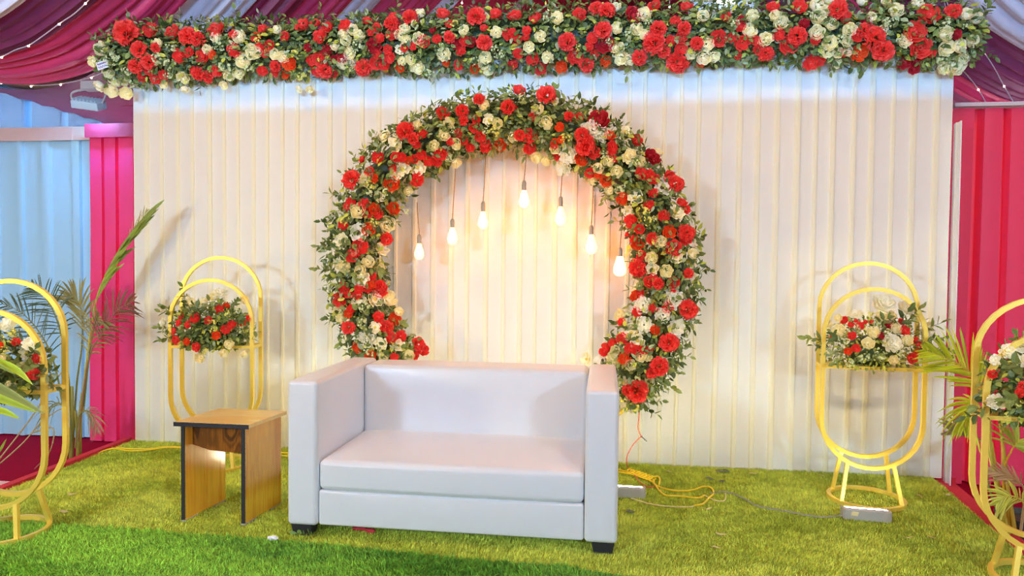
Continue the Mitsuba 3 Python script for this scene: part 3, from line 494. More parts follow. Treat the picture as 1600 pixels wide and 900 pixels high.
WREATH = "R-416,-502,2479,35 C-282,-511,2486,43 C-270,-513,2421,32 C-171,-490,2564,38 C28,-503,2503,48 C-671,-507,2352,60 C-611,-519,2306,38 R-554,-517,2340,26 R-314,-499,2346,23 R-183,-509,2429,23 R-201,-499,2383,27 R-165,-469,2331,28 R-139,-436,2299,27 R-278,-469,2300,22 O-31,-419,2300,27 R-369,-484,2293,22 W-593,-506,2400,28 W-374,-515,2411,31 W-130,-502,2528,30 A-102,-506,2430,38 W-43,-498,2410,30 W-409,-506,2333,33 A-843,-463,2341,44 A-748,-511,2298,49 W-332,-474,2289,33 Y-56,-477,2360,38 G-132,-484,2360,27 G-347,-509,2369,27 R94,-439,2635,33 C283,-483,2578,59 R66,-505,2502,21 R202,-513,2440,27 C430,-515,2436,32 R499,-507,2436,24 O378,-516,2373,24 D635,-488,2417,53 C106,-466,2339,38 R171,-468,2327,38 C527,-517,2313,48 C570,-515,2271,42 O705,-504,2313,29 R880,-444,2290,32 O345,-477,2280,21 O389,-497,2298,21 W233,-514,2487,35 W288,-515,2407,37 P589,-515,2355,58 P653,-512,2323,42 A811,-434,2357,37 W61,-452,2331,33 Y421,-505,2306,37 G116,-481,2581,27 R-865,-517,2184,33 R-991,-463,2182,25 R-733,-522,2187,30 R-695,-518,2182,25 R-616,-498,2174,25 O-653,-505,2162,22 R-567,-494,2201,27 R-525,-458,2168,28 R-448,-453,2217,36 R-477,-424,2167,28 R-595,-516,2268,22 R-242,-420,2264,25 R-141,-395,2273,33 O-35,-390,2284,33 C-628,-408,2049,47 C-1039,-507,2022,61 R-925,-521,2086,27 O-895,-526,2041,27 O-774,-496,2006,41 R-757,-517,2112,22 R-1053,-518,1878,27 R-1087,-513,1842,25 R-959,-520,1867,30 O-901,-498,1835,30 R-948,-508,1799,28 R-879,-477,1802,27 O-793,-400,1843,34 R-1112,-515,1720,28 O-943,-482,1698,36 C-855,-370,1636,43 R-999,-502,1570,44 R-1046,-514,1508,36 R-927,-455,1367,25 C-891,-406,1302,40 O-935,-466,1298,28 R-1113,-518,1296,25 A-745,-520,2259,44 A-704,-503,2114,52 A-602,-464,2119,47 W-952,-524,2025,36 A-857,-500,1918,36 W-1004,-521,1817,44 W-845,-391,1737,48 B-1010,-510,1674,58 A-1132,-515,1607,53 A-880,-371,1563,48 A-1137,-516,1457,50 W-1101,-519,1430,33 W-951,-471,1465,36 W-993,-499,1409,33 W-893,-384,1426,28 A-993,-500,1342,56 W-353,-369,2169,31 W-483,-494,2265,30 W-688,-397,1972,28 A-749,-503,2060,38 W-329,-463,2274,27 W-1030,-511,1536,25 Y-912,-525,1992,38 Y-1097,-517,1751,33 Y-906,-473,1743,33 G-401,-409,2202,33 G-809,-492,1951,33 G-924,-523,1949,33 G-706,-372,1829,28 R163,-378,2262,33 R339,-466,2266,21 R363,-413,2205,27 C554,-506,2236,58 R607,-508,2204,32 O522,-466,2169,35 R722,-515,2243,29 R719,-517,2196,25 R749,-516,2154,16 D970,-442,2195,32 D1002,-437,2163,32 R581,-434,2082,27 O689,-460,2025,32 O635,-458,2068,21 R906,-514,2062,31 R963,-505,2055,29 R995,-503,2027,31 C1130,-442,1993,53 R1098,-441,2046,37 R988,-516,1936,25 O796,-464,1907,32 R966,-520,1860,27 R1181,-466,1875,26 R1207,-468,1833,24 R1064,-530,1787,31 R859,-452,1757,35 R913,-482,1702,26 O1101,-535,1685,34 C1200,-508,1674,52 R1206,-510,1632,31 R995,-519,1641,31 R885,-438,1633,27 O901,-450,1601,32 R1123,-535,1579,42 R938,-471,1516,32 C919,-444,1452,59 C1217,-515,1411,34 R990,-508,1358,37 C1036,-526,1348,37 R1132,-535,1350,31 R839,-373,1668,16 P436,-447,2199,54 P395,-370,2124,47 W344,-447,2243,30 W279,-370,2174,27 W212,-369,2202,33 W635,-484,2112,32 W755,-508,2082,34 W702,-512,2150,32 A827,-513,2164,37 W900,-503,2139,34 W842,-507,2186,32 W711,-440,1969,27 W597,-395,2039,27 B1056,-494,1983,55 A878,-501,1909,47 A1142,-510,1814,50 A829,-448,1824,37 W1046,-532,1615,34 W993,-508,1516,34 A1144,-534,1522,42 A999,-509,1442,39 W1085,-534,1428,36 W1022,-369,2216,32 W1256,-492,1539,31 G665,-513,2187,32 G794,-486,1958,37 Y941,-513,1819,37 Y962,-516,1756,31 G1003,-527,1766,21 Y857,-374,1538,33 R-1107,-519,1280,28 R-1078,-518,1247,25 R-1002,-506,1275,25 R-1015,-510,1237,25 R-1141,-503,1201,39 R-948,-479,1281,22 R-888,-415,1274,45 R-1051,-512,1141,25 O-1076,-507,1107,25 C-1073,-497,1017,45 R-876,-465,1080,31 O-790,-372,1064,37 R-820,-459,1014,36 R-784,-471,941,33 R-731,-410,949,31 C-626,-367,885,45 R-585,-367,846,34 O-1015,-496,873,31 O-910,-516,817,33 R-751,-493,812,22 R-634,-401,809,23 A-1006,-509,1209,47 A-899,-450,1213,53 W-832,-368,1205,46 W-762,-368,1115,28 A-890,-494,1015,39 P-952,-514,927,56 A-850,-509,901,44 A-729,-455,887,39 W-1156,-481,1115,34 W-1139,-479,1065,28 W-664,-438,813,34 W-820,-511,813,28 G-964,-497,1164,45 G-972,-506,1042,39 G-910,-518,845,33 O906,-462,1249,37 R926,-466,1282,21 R906,-494,1155,26 R1007,-532,1186,24 R1094,-539,1193,29 C1220,-502,1183,58 R1128,-535,1308,18 R815,-488,977,32 R750,-439,941,23 R706,-388,882,38 R861,-528,919,29 R908,-543,906,29 R944,-548,908,21 R979,-549,914,21 C1103,-532,962,58 O826,-520,843,32 C1045,-528,802,58 C999,-528,770,37 O1019,-548,1041,26 C904,-482,637,69 C852,-481,629,37 R804,-426,1079,22 A882,-406,1289,43 P941,-502,1204,50 P1129,-535,1251,57 W799,-377,1124,35 P947,-532,1074,47 P1069,-542,1141,47 P1159,-520,1057,47 A861,-505,1022,53 A907,-536,968,45 W769,-482,895,29 W929,-549,865,31 W970,-549,866,26 W863,-529,808,32 W754,-462,839,38 A565,-367,815,41 B674,-369,813,47 A814,-479,682,43 A817,-447,552,43 W950,-494,672,27 W981,-502,707,21 W744,-448,793,32 G860,-470,1121,37 G907,-510,711,32 Y882,-443,516,43"
SL = "R-2087,-716,1067,33 R-2202,-696,1076,23 R-2130,-731,1025,28 R-2211,-716,1031,22 R-1995,-714,1054,27 R-2239,-722,976,25 R-2218,-729,918,32 R-2065,-739,879,32 O-2133,-743,911,25 R-1880,-697,997,32 R-1851,-668,1026,28 O-1934,-724,958,30 R-1956,-644,1127,28 O-1929,-603,1147,22 O-1812,-611,1039,28 R-1763,-603,1067,22 W-2091,-610,1167,34 W-2186,-603,1160,39 W-1798,-603,1194,31 P-1970,-603,1242,50 P-2405,-603,1020,40 W-2222,-603,1193,34 W-2058,-707,799,36 W-1903,-691,836,30 W-1797,-603,822,31 W-1862,-691,896,33 W-2018,-603,1208,34 W-2295,-603,1169,28 Y-1904,-657,1090,39 Y-1955,-711,1038,33 Y-2163,-737,893,33 Y-2006,-726,852,33 G-1852,-603,1121,33 G-1808,-640,991,33 Y-1959,-726,995,33 G-2081,-677,1121,28"
SR = "R2155,-650,1135,25 R2181,-695,1114,17 R2225,-721,1108,24 R2174,-740,1050,24 R2190,-766,981,24 O2149,-753,959,22 O2084,-688,1038,20 R2466,-699,1135,24 D2380,-734,1117,24 R2468,-742,1086,29 R2525,-749,1035,19 R2543,-751,1007,21 O2530,-763,965,19 R2500,-773,930,31 D2327,-771,1057,19 R2260,-709,1132,12 R2213,-686,1136,12 R2290,-715,1133,12 P2385,-650,1243,74 P2510,-650,1215,54 P2229,-650,1176,39 W2356,-685,1161,39 W2118,-682,1082,37 W2286,-759,1074,36 W2417,-743,1099,36 P2386,-784,1016,57 W2473,-767,1031,33 W2253,-778,1008,38 P2621,-669,1063,44 W2075,-650,1113,25 W2642,-650,1106,29 W2423,-666,1166,29 W2391,-790,917,29 W2122,-650,1149,25 G2127,-730,1019,34 G2232,-779,930,38 G2317,-792,944,38 G2426,-788,965,33 G2317,-731,1120,29 G2549,-650,1138,29 Y2306,-657,1173,29 G2169,-753,887,34 G2210,-724,1098,24"
NL = "P-2302,-2021,1129,44 P-2171,-2020,1034,44 A-2203,-2020,989,38 A-2181,-2020,937,36 W-2245,-2123,965,24 W-2218,-2098,843,24 W-2201,-2037,923,24 R-2244,-2037,1042,22 R-2141,-2020,962,24 R-2198,-2041,883,22 C-2159,-2020,885,36 O-2266,-2104,1037,16 Y-2258,-2060,1061,32 Y-2243,-2106,1002,32 Y-2262,-2026,1081,24 Y-2313,-2115,1057,35 P-2308,-2138,1005,43 R-2360,-2121,1064,24 R-2273,-2140,951,23 C-2344,-2156,959,35 P-2394,-2139,1034,43 W-2320,-2154,904,27 P-2352,-2082,1109,40 R-2422,-2157,980,23 G-2390,-2163,927,31 G-2410,-2096,1101,32"
NR = "P2452,-1771,1049,27 P2502,-1771,1090,36 P2551,-1771,1110,29 P2435,-1809,866,36 W2455,-1835,864,21 P2536,-1821,1051,32 R2439,-1774,980,20 C2513,-1868,951,25 C2506,-1871,916,25 Y2497,-1808,1027,25 Y2497,-1867,872,21 Y2474,-1838,815,21 P2594,-1820,1081,39 R2576,-1881,990,24 P2613,-1870,1032,35 C2564,-1893,935,28 P2548,-1891,892,31 R2629,-1900,967,24 W2686,-1852,1066,32 G2603,-1903,932,31 Y2544,-1868,994,25 P2670,-1895,995,35 R2644,-1912,907,21"

ga = thing('flower_garland', 'long garland of red and cream roses along the top of the white backdrop', 'garland')
m, c = foliage_tube(GARLAND_PATH, 9500, 40, (.36, .30, .16, .10, .08))
obj('foliage', m, 'm_leaf', ga, False, kind='stuff', color=c)
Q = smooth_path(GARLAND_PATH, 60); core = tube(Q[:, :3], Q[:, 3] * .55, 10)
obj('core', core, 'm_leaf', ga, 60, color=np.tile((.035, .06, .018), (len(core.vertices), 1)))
plant_flowers(ga, GARLAND, axis_of(GARLAND_PATH), 41)
add_sprigs(ga, GARLAND_PATH, 110, 42, up=.45)

for t, x, y, z, rad in parse(GARLAND):                              # blooms that dangle below the foliage hang on thin stems
    if z < 2.815 and t == 'W': obj('stem', tube([(x, y, z + .01), (x + .006, y + .02, z + .16)], .0025, 5), 'm_dry', ga, False)
wr = thing('flower_ring', 'large ring of red and cream flowers standing behind the sofa', 'flower ring')
m, c = foliage_tube(WREATH_PATH, 7600, 43, (.24, .28, .24, .12, .12))
obj('foliage', m, 'm_leaf', wr, False, kind='stuff', color=c)
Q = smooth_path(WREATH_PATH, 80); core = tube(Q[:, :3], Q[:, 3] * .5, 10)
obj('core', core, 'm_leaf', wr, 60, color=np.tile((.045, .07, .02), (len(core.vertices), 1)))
W = np.array(WREATH_PATH)
hoop = smooth_path(np.vstack([W[:, :3], [(.62, -.32, .30), (.25, -.32, .10), (-.12, -.32, .08), (-.5, -.32, .25), (-.78, -.32, .5)]]), 120)
obj('hoop', tube(hoop, .014, 8), 'm_gold', wr, 60, label='metal hoop that carries the flowers')
for x in (-.45, .55): obj('foot', join(bar((x, -.52, .025), (x, -.12, .025), .03), bar((x, -.32, .03), (x, -.32, .26), .024)), 'm_gold', wr, False)
plant_flowers(wr, WREATH, axis_of(WREATH_PATH), 44)
add_sprigs(wr, WREATH_PATH, 120, 45, lengths=(.09, .15), up=.6)

# ================================================================== gold stands with flower arrangements
def stadium(W, z0, z1, y, n=18):
    r = W / 2; a = np.linspace(0, np.pi, n)
    return np.vstack([np.c_[r * np.cos(a), np.full(n, y), z1 - r + r * np.sin(a)], np.c_[-r * np.cos(a), np.full(n, y), z0 + r - r * np.sin(a)]])
def gold_stand(x, y, rot, label, W, zbf, ztf, zbb, ztb, R, sep, shelf, z=0.0):
    k = thing('flower_stand', label, 'flower stand', None); M = T().translate([x, y, z]).rotate([0, 0, 1], math.degrees(rot)); w = .024
    def part(n, m, smooth=False): return obj(n, m, 'm_gold', k, smooth, to=M)
    part('front_loop', tube(stadium(W, zbf, ztf, -sep), w / math.sqrt(2), 4, True, math.pi / 4))
    part('back_loop', tube(stadium(W, zbb, ztb, sep), w / math.sqrt(2), 4, True, math.pi / 4))
    part('base_ring', tube([(R * math.cos(a), R * math.sin(a), .016) for a in np.linspace(0, 2 * np.pi, 48, endpoint=False)], w / math.sqrt(2), 4, True, math.pi / 4))
    for sx in (-1, 1):
        for sy, zb in ((-1, zbf), (1, zbb)):
            r = W / 2; px = .13; pz = zb + r - math.sqrt(r * r - px * px); a = math.radians(38)
            part('leg', bar((sx * px, sy * sep, pz), (sx * R * math.cos(a), sy * R * math.sin(a), .02), .022))
    h = W / 2
    for sy in (-1, 1): part('shelf_bar', bar((-h, sy * sep, shelf), (h, sy * sep, shelf), .02))
    for sx in (-1, 1): part('shelf_bar', bar((sx * h, -sep, shelf), (sx * h, sep, shelf), .02))
    part('shelf', box(-h + .02, h - .02, -sep, sep, shelf - .002, shelf + .004))
    return k
FAR, NEAR = (.57, .228, 1.33, .257, 1.488, .215, .085), (.556, .163, 1.17, .184, 1.316, .205, .085)
STANDS = [(-2.037, -.546, .125, FAR, .865, SL, 'gold double loop flower stand behind the brown side table', 'red and cream flowers with green leaves on the gold stand behind the side table', (-2.07, -.56, .985), (.29, .19, .20), (.20, .26, .26, .10, .18)),
          (2.331, -.593, -.11, FAR, .845, SR, 'gold double loop flower stand before the right part of the white backdrop', 'red and ivory flowers on the gold stand before the right of the backdrop', (2.35, -.6, .975), (.32, .19, .20), (.04, .14, .36, .12, .34)),
          (-2.402, -1.963, .137, NEAR, .76, NL, 'gold double loop flower stand cut off by the left edge of the photo', 'ivory and red flowers on the gold stand at the left edge of the photo', (-2.42, -1.98, .90), (.30, .17, .20), (.30, .28, .18, .16, .08)),
          (2.717, -1.714, -.181, NEAR, .77, NR, 'gold double loop flower stand cut off by the right edge of the photo', 'ivory and red flowers on the gold stand at the right edge of the photo', (2.72, -1.72, .91), (.30, .17, .21), (.28, .28, .20, .08, .16))]
for i, (x, y, rot, dims, shelf, data, l1, l2, ctr, rad, wts) in enumerate(STANDS):
    gold_stand(x, y, rot, l1, *dims, shelf, (0, .004, .03, .012)[i])
    fa = thing('flower_arrangement', l2, 'flowers', None)
    r = np.random.default_rng(60 + i); n = 1500 if i < 2 else 1300
    d = r.normal(0, 1, (n, 3)); d /= np.linalg.norm(d, axis=1, keepdims=True); P = np.array(ctr) + d * np.array(rad) * r.uniform(.35, 1, (n, 1)) ** .6
    P[:, 2] = np.maximum(P[:, 2], shelf + .01 - .10 * (P[:, 1] < y - .12) * r.random(n))
    D = d + np.array([0, -.2, -.15]) + r.normal(0, .6, (n, 3)); N = d + np.array([0, -.5, .4]) + r.normal(0, .4, (n, 3))
    sz = (.03, .055) if i != 1 else (.018, .036)
    v, f, c = leaves(P, D, N, r.uniform(*sz, n), r.uniform(.8, 1.35, n), greens(r, n, wts))
    obj('foliage', mesh(v, f), 'm_leaf', fa, False, kind='stuff', color=c)
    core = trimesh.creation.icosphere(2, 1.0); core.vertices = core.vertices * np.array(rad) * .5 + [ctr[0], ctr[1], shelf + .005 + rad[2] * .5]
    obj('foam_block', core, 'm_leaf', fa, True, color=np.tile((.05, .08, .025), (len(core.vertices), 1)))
    c0 = np.array(ctr)
    plant_flowers(fa, data, lambda x, z: c0 + [0, .02, 0], 70 + i, .9)
    for j in range(16):
        a = r.uniform(-.5, 3.64); d = np.array([math.cos(a), r.uniform(-.9, .1), math.sin(a) * .8 - .15]); d /= np.linalg.norm(d)
        put('leaf_sprig', {**SPRIGS[r.integers(6)], 'to_world': mat4(rot_to(d, r.uniform(0, 6)), r.uniform(.10, .17), c0 + d * np.array(rad) * .8)}, fa)

# ================================================================== palms
def frond(P, n, length, width, seed, cols, start=.3, sides=(1, -1), ang=.9, droop=.35, rach=.008, face=(0, -1, .25), taper=True):
    """A feather palm leaf: the rachis and its leaflets, in one mesh."""
    r = np.random.default_rng(seed); Q = smooth_path(P, 40); st = tube(Q, np.linspace(rach, rach * .3, 40), 5); V, F, C = [st.vertices], [st.faces], [np.tile(cols[1], (len(st.vertices), 1))]; k = len(st.vertices)
    T_ = np.gradient(Q, axis=0); T_ /= np.linalg.norm(T_, axis=1, keepdims=True); face = np.array(face, float)
    for s in np.linspace(start, 1, n):
        i = min(39, int(s * 39)); t = T_[i]; b = np.cross(t, face); b /= np.linalg.norm(b)
        for sd in sides:
            a = ang * (1 - .55 * (s - start) / (1 - start)) * r.uniform(.85, 1.15); e = (s - start) / (1 - start)
            L = length * (math.sin(math.pi * (.2 + .72 * e)) if taper else 1) * r.uniform(.85, 1.1)
            d = t * math.cos(a) + b * sd * math.sin(a) + face * r.normal(.05, .13); d /= np.linalg.norm(d); w = np.cross(d, face + r.normal(0, .3, 3)); w /= np.linalg.norm(w)
            u = np.linspace(0, 1, 6); g = np.array([0, 0, -1.0]); line = Q[i] + d * (L * u)[:, None] + g * (droop * L * u ** 2.2)[:, None]
            ww = (width * np.sin(np.pi * np.clip(.12 + .88 * u, 0, 1)) ** .7 * r.uniform(.8, 1.2))[:, None] / 2
            fold = np.cross(d, w) * ww * .5
            V += [line + w * ww, line - fold, line - w * ww]; q = np.arange(5)
            for o in (0, 6):
                F.append(np.stack([k + o + q, k + o + q + 1, k + o + q + 7], 1)); F.append(np.stack([k + o + q, k + o + q + 7, k + o + q + 6], 1))
            C.append(np.tile(np.array(cols[0]) * r.uniform(.75, 1.25), (18, 1))); k += 18
    return mesh(np.vstack(V), np.vstack(F)), np.vstack(C)
GRN, OLV, BRN, LIME, STEM, DGR = (.20, .30, .035), (.20, .22, .06), (.26, .15, .08), (.52, .62, .02), (.50, .46, .06), (.055, .10, .045)
def add_frond(p, P, *a, **k):
    m, c = frond(P, *a, **k); return obj('frond', m, 'm_palm', p, False, color=c)
def stems(p, L, r0, col):
    for P in L:
        m = tube(smooth_path(P, 10), np.linspace(r0, r0 * .6, 10), 6); obj('stem', m, 'm_palm', p, 60, color=np.tile(col, (len(m.vertices), 1)))
pl = thing('palm', 'tall potted palm with one folded upright frond before the pink curtain', 'palm')
stems(pl, [[(-3.35, -.34, -.09), (-3.32, -.36, .25), (-3.31, -.37, .5)], [(-3.31, -.30, -.09), (-3.27, -.34, .2), (-3.24, -.35, .45)], [(-3.29, -.34, -.09), (-3.25, -.38, .15), (-3.21, -.4, .4)], [(-3.33, -.27, -.09), (-3.34, -.3, .3)]], .017, (.34, .33, .06))
add_frond(pl, [(-3.269, -.35, .027), (-3.227, -.35, .519), (-3.131, -.35, 1.105), (-3.039, -.35, 1.348), (-2.906, -.35, 1.566), (-2.723, -.32, 1.805)], 34, .20, .030, 1, ((.27, .38, .05), STEM), start=.46, sides=(1,), ang=.42, droop=.0, taper=False)
tip = add_frond(pl, [(-2.86, -.345, 1.62), (-2.79, -.33, 1.72), (-2.723, -.32, 1.83)], 9, .13, .008, 2, ((.36, .34, .10), STEM), start=.1, ang=.5, droop=.05, rach=.004)
add_frond(pl, [(-3.239, -.4, .09), (-3.181, -.4, .529), (-3.121, -.4, .782), (-3.031, -.4, .909), (-2.925, -.4, 1.074), (-2.79, -.4, 1.153)], 15, .28, .012, 3, ((.20, .10, .05), BRN), start=.55, ang=1.0, droop=.25)
add_frond(pl, [(-3.316, -.37, .079), (-3.333, -.37, .519), (-3.388, -.37, .859), (-3.45, -.37, 1.052), (-3.539, -.37, 1.187), (-3.646, -.37, 1.258)], 20, .25, .010, 4, (DGR, OLV), start=.45, ang=1.15, droop=.22)
add_frond(pl, [(-3.271, -.45, .101), (-3.331, -.45, .436), (-3.401, -.45, .722), (-3.505, -.45, .912), (-3.646, -.45, 1.054), (-3.806, -.45, 1.123)], 18, .26, .010, 5, (DGR, OLV), start=.45, ang=1.05, droop=.2)
add_frond(pl, [(-3.363, -.3, .059), (-3.326, -.3, .507), (-3.28, -.3, .805), (-3.277, -.3, 1.051), (-3.33, -.3, 1.158), (-3.405, -.3, 1.186)], 22, .29, .014, 6, ((.27, .25, .075), OLV), start=.5, ang=.75, droop=.28)
add_frond(pl, [(-3.25, -.33, .3), (-3.2, -.33, .7), (-3.13, -.36, .95), (-3.06, -.4, 1.03)], 16, .27, .012, 16, ((.30, .28, .09), OLV), start=.4, sides=(1, -1), ang=1.0, droop=.3)
add_frond(pl, [(-3.219, -.45, .055), (-3.196, -.45, .272), (-3.138, -.45, .337), (-3.076, -.45, .301), (-3.04, -.45, .197)], 12, .13, .008, 7, ((.30, .25, .11), OLV), start=.45, droop=.5)
add_frond(pl, [(-3.261, -.45, .053), (-3.29, -.45, .293), (-3.353, -.45, .387), (-3.443, -.45, .335), (-3.492, -.45, .212)], 10, .15, .008, 8, (OLV, OLV), start=.45, droop=.5)

pr = thing('palm', 'lime green potted palm behind the gold stand at the right edge', 'palm')
stems(pr, [[(2.94, -1.0, -.02), (2.875, -1.0, .3), (2.84, -1.0, .5)], [(2.96, -.98, -.02), (2.95, -.95, .3), (2.93, -.92, .55)], [(2.98, -1.0, -.02), (2.955, -.97, .2), (2.94, -.95, .35)]], .013, (.52, .38, .03))
add_frond(pr, [(2.93, -1.0, 0), (2.846, -1.0, .392), (2.821, -1.0, .679), (2.76, -1.0, .828), (2.664, -1.0, .926), (2.488, -1.0, 1.0)], 22, .27, .015, 9, (LIME, STEM), start=.55, ang=.85, droop=.12, rach=.009)
add_frond(pr, [(2.93, -1.03, 0), (2.796, -1.05, .475), (2.753, -1.05, .687), (2.719, -1.05, .728), (2.681, -1.05, .684), (2.671, -1.05, .584)], 16, .18, .013, 10, (LIME, STEM), start=.6, ang=.9, droop=.4)
add_frond(pr, [(2.95, -.97, 0), (2.935, -.95, .309), (2.971, -.95, .439), (3.009, -.95, .502)], 11, .22, .014, 11, ((.40, .48, .04), (.72, .48, .02)), start=.8, ang=1.5, droop=.25, taper=False)
add_frond(pr, [(2.96, -.93, 0), (2.95, -.9, .443), (2.921, -.9, .736), (2.981, -.9, .957), (3.176, -.9, 1.107)], 14, .24, .02, 12, (GRN, STEM), start=.5)
add_frond(pr, [(2.99, -1.03, 0), (2.992, -1.05, .235), (2.955, -1.05, .297), (2.888, -1.05, .33), (2.816, -1.05, .351)], 14, .13, .010, 13, ((.46, .30, .14), (.45, .30, .14)), start=.4, ang=.6, droop=.1)
add_frond(pr, [(2.94, -.98, 0), (2.86, -.95, .233), (2.836, -.95, .451), (2.75, -.95, .527), (2.672, -.95, .546)], 8, .15, .022, 14, ((.22, .20, .12), OLV), start=.7, ang=.4, droop=.1)
add_frond(pr, [(2.99, -1.1, 0), (2.949, -1.15, .178), (2.903, -1.15, .235), (2.845, -1.15, .239), (2.808, -1.15, .206)], 12, .15, .012, 15, ((.48, .50, .06), STEM), start=.4, ang=1.0, droop=.35)
obj('pot', lathe([(0, -.098), (.11, -.098), (.14, .03), (.148, .05), (.132, .05), (.125, .02), (0, .02)], 28), 'm_pot_black', pr, 30, to=T().translate([3.10, -.86, 0]), label='dark round plant pot')

pn = thing('palm', 'broad-bladed lime green palm reaching in from the left edge over the flowers', 'palm')
def blade(P, w, col, seed):
    Q = smooth_path(P, 16); t = np.gradient(Q, axis=0); t /= np.linalg.norm(t, axis=1, keepdims=True); b = np.cross(t, [0, -.75, .66]); b /= np.linalg.norm(b, axis=1, keepdims=True); n = np.cross(t, b)
    u = np.linspace(0, 1, 16); ww = (w / 2 * np.sin(np.pi * np.clip(.25 + .75 * u, 0, 1)) ** .75)[:, None]
    v = np.stack([Q + b * ww, Q + b * ww * .5 + n * ww * .22, Q - n * ww * 0, Q - b * ww * .5 + n * ww * .22, Q - b * ww], 1).reshape(-1, 3)
    stripe = np.tile(np.array([1.0, .9, .75, .95, 1.05])[None, :, None], (16, 1, 1)).reshape(-1, 1)
    return mesh(v, grid_faces(16, 5)), np.array(col) * stripe
BASE = (-2.62, -2.5, .45)
for i, (P, w, col) in enumerate([([BASE, (-2.333, -2.36, .98), (-2.136, -2.35, 1.0), (-1.974, -2.35, .966), (-1.872, -2.35, .891)], .052, (.42, .58, .015)),
                                 ([BASE, (-2.335, -2.36, .915), (-2.17, -2.35, .911), (-2.008, -2.35, .857), (-1.81, -2.35, .759)], .060, (.22, .27, .05)),
                                 ([BASE, (-2.335, -2.36, .87), (-2.171, -2.35, .858), (-1.993, -2.35, .811), (-1.848, -2.35, .766)], .050, (.40, .52, .03)),
                                 ([BASE, (-2.338, -2.36, .76), (-2.205, -2.35, .775), (-2.042, -2.35, .770), (-1.939, -2.35, .734)], .05, (.42, .56, .02)),
                                 ([BASE, (-2.34, -2.42, 1.05), (-2.2, -2.4, 1.05), (-2.05, -2.38, .995), (-1.93, -2.38, .94)], .035, (.20, .30, .04))]):
    m, c = blade(P, w, col, i); obj('blade', m, 'm_palm', pn, True, color=c)
stems(pn, [[(-2.66, -2.52, .0), (-2.65, -2.51, .25), BASE]], .02, (.4, .38, .06))
obj('pot', lathe([(0, .002), (.10, .002), (.13, .18), (.14, .2), (.125, .2), (.118, .16), (0, .16)], 24), 'm_pot_black', pn, 30, to=T().translate([-2.66, -2.52, .03]))

pf = thing('palm', 'small drooping palm in a pink square pot on the carpet at the left edge', 'palm')
m = trimesh.convex.convex_hull(np.array([(a * .15, b * .15, -.098) for a in (-1, 1) for b in (-1, 1)] + [(a * .17, b * .17, -.02) for a in (-1, 1) for b in (-1, 1)]))
obj('pot', m, 'm_pot_pink', pf, False, to=T().translate([-3.50, -1.06, -.05]), label='pale pink square pot')
for i, (P, w, col) in enumerate([([(-3.42, -1.1, .06), (-3.25, -1.2, .12), (-3.10, -1.25, .24), (-3.04, -1.25, .33)], .05, (.22, .34, .03)), ([(-3.42, -1.08, .06), (-3.25, -1.22, .20), (-3.14, -1.28, .38), (-3.06, -1.3, .44)], .04, (.46, .44, .05)), ([(-3.44, -1.05, .06), (-3.5, -1.1, .3), (-3.46, -1.1, .5)], .05, (.2, .3, .03))]):
    m, c = blade(P, w, col, i); obj('blade', m, 'm_palm', pf, True, color=c)
for P in ([(-3.36, -1.0, .06), (-3.25, -.9, .2), (-3.17, -.85, .32), (-3.05, -.82, .42), (-2.98, -.82, .43)], [(-3.38, -1.0, .06), (-3.24, -.85, .35), (-3.1, -.8, .6), (-2.98, -.8, .74)], [(-3.2, -.87, .27), (-3.06, -.85, .30), (-3.08, -.86, .14), (-3.16, -.9, .03)]):
    m = tube(smooth_path(P, 16), np.linspace(.006, .003, 16), 5); obj('stalk', m, 'm_palm', pf, 60, color=np.tile((.42, .33, .16), (len(m.vertices), 1)))

# ================================================================== pendant bulbs inside the flower ring
BULB = lathe([(0, -1.0), (.14, -.985), (.28, -.93), (.38, -.84), (.43, -.72), (.435, -.62), (.40, -.5), (.33, -.34), (.25, -.16), (.19, -.04), (.17, 0)], 20)
PEAR = lathe([(0, -1.0), (.2, -.985), (.36, -.93), (.47, -.83), (.50, -.7), (.47, -.55), (.40, -.38), (.30, -.18), (.25, -.05), (.24, 0)], 20)
SOCK = lathe([(0, 0), (.015, 0), (.0155, .048), (.012, .060), (.006, .068), (0, .068)], 16)
BULBS = [(-.626, 1.669, 1.606, 1.487, -.66, 1.90, 'leftmost hanging filament bulb inside the flower ring'), (-.386, 1.781, 1.72, 1.594, -.379, 2.20, 'second hanging filament bulb from the left inside the flower ring'),
         (-.167, 1.903, 1.833, 1.707, -.161, 2.28, 'third hanging filament bulb from the left inside the flower ring'), (.121, 2.049, 1.98, 1.856, .128, 2.32, 'highest hanging filament bulb at the middle of the flower ring'),
         (.377, 1.937, 1.864, 1.732, .379, 2.22, 'third hanging filament bulb from the right inside the flower ring'), (.591, 1.739, 1.673, 1.536, .595, 2.14, 'second hanging filament bulb from the right inside the flower ring'),
         (.789, 1.586, 1.525, 1.388, .799, 1.95, 'lowest and rightmost hanging bulb with frosted white glass inside the flower ring')]
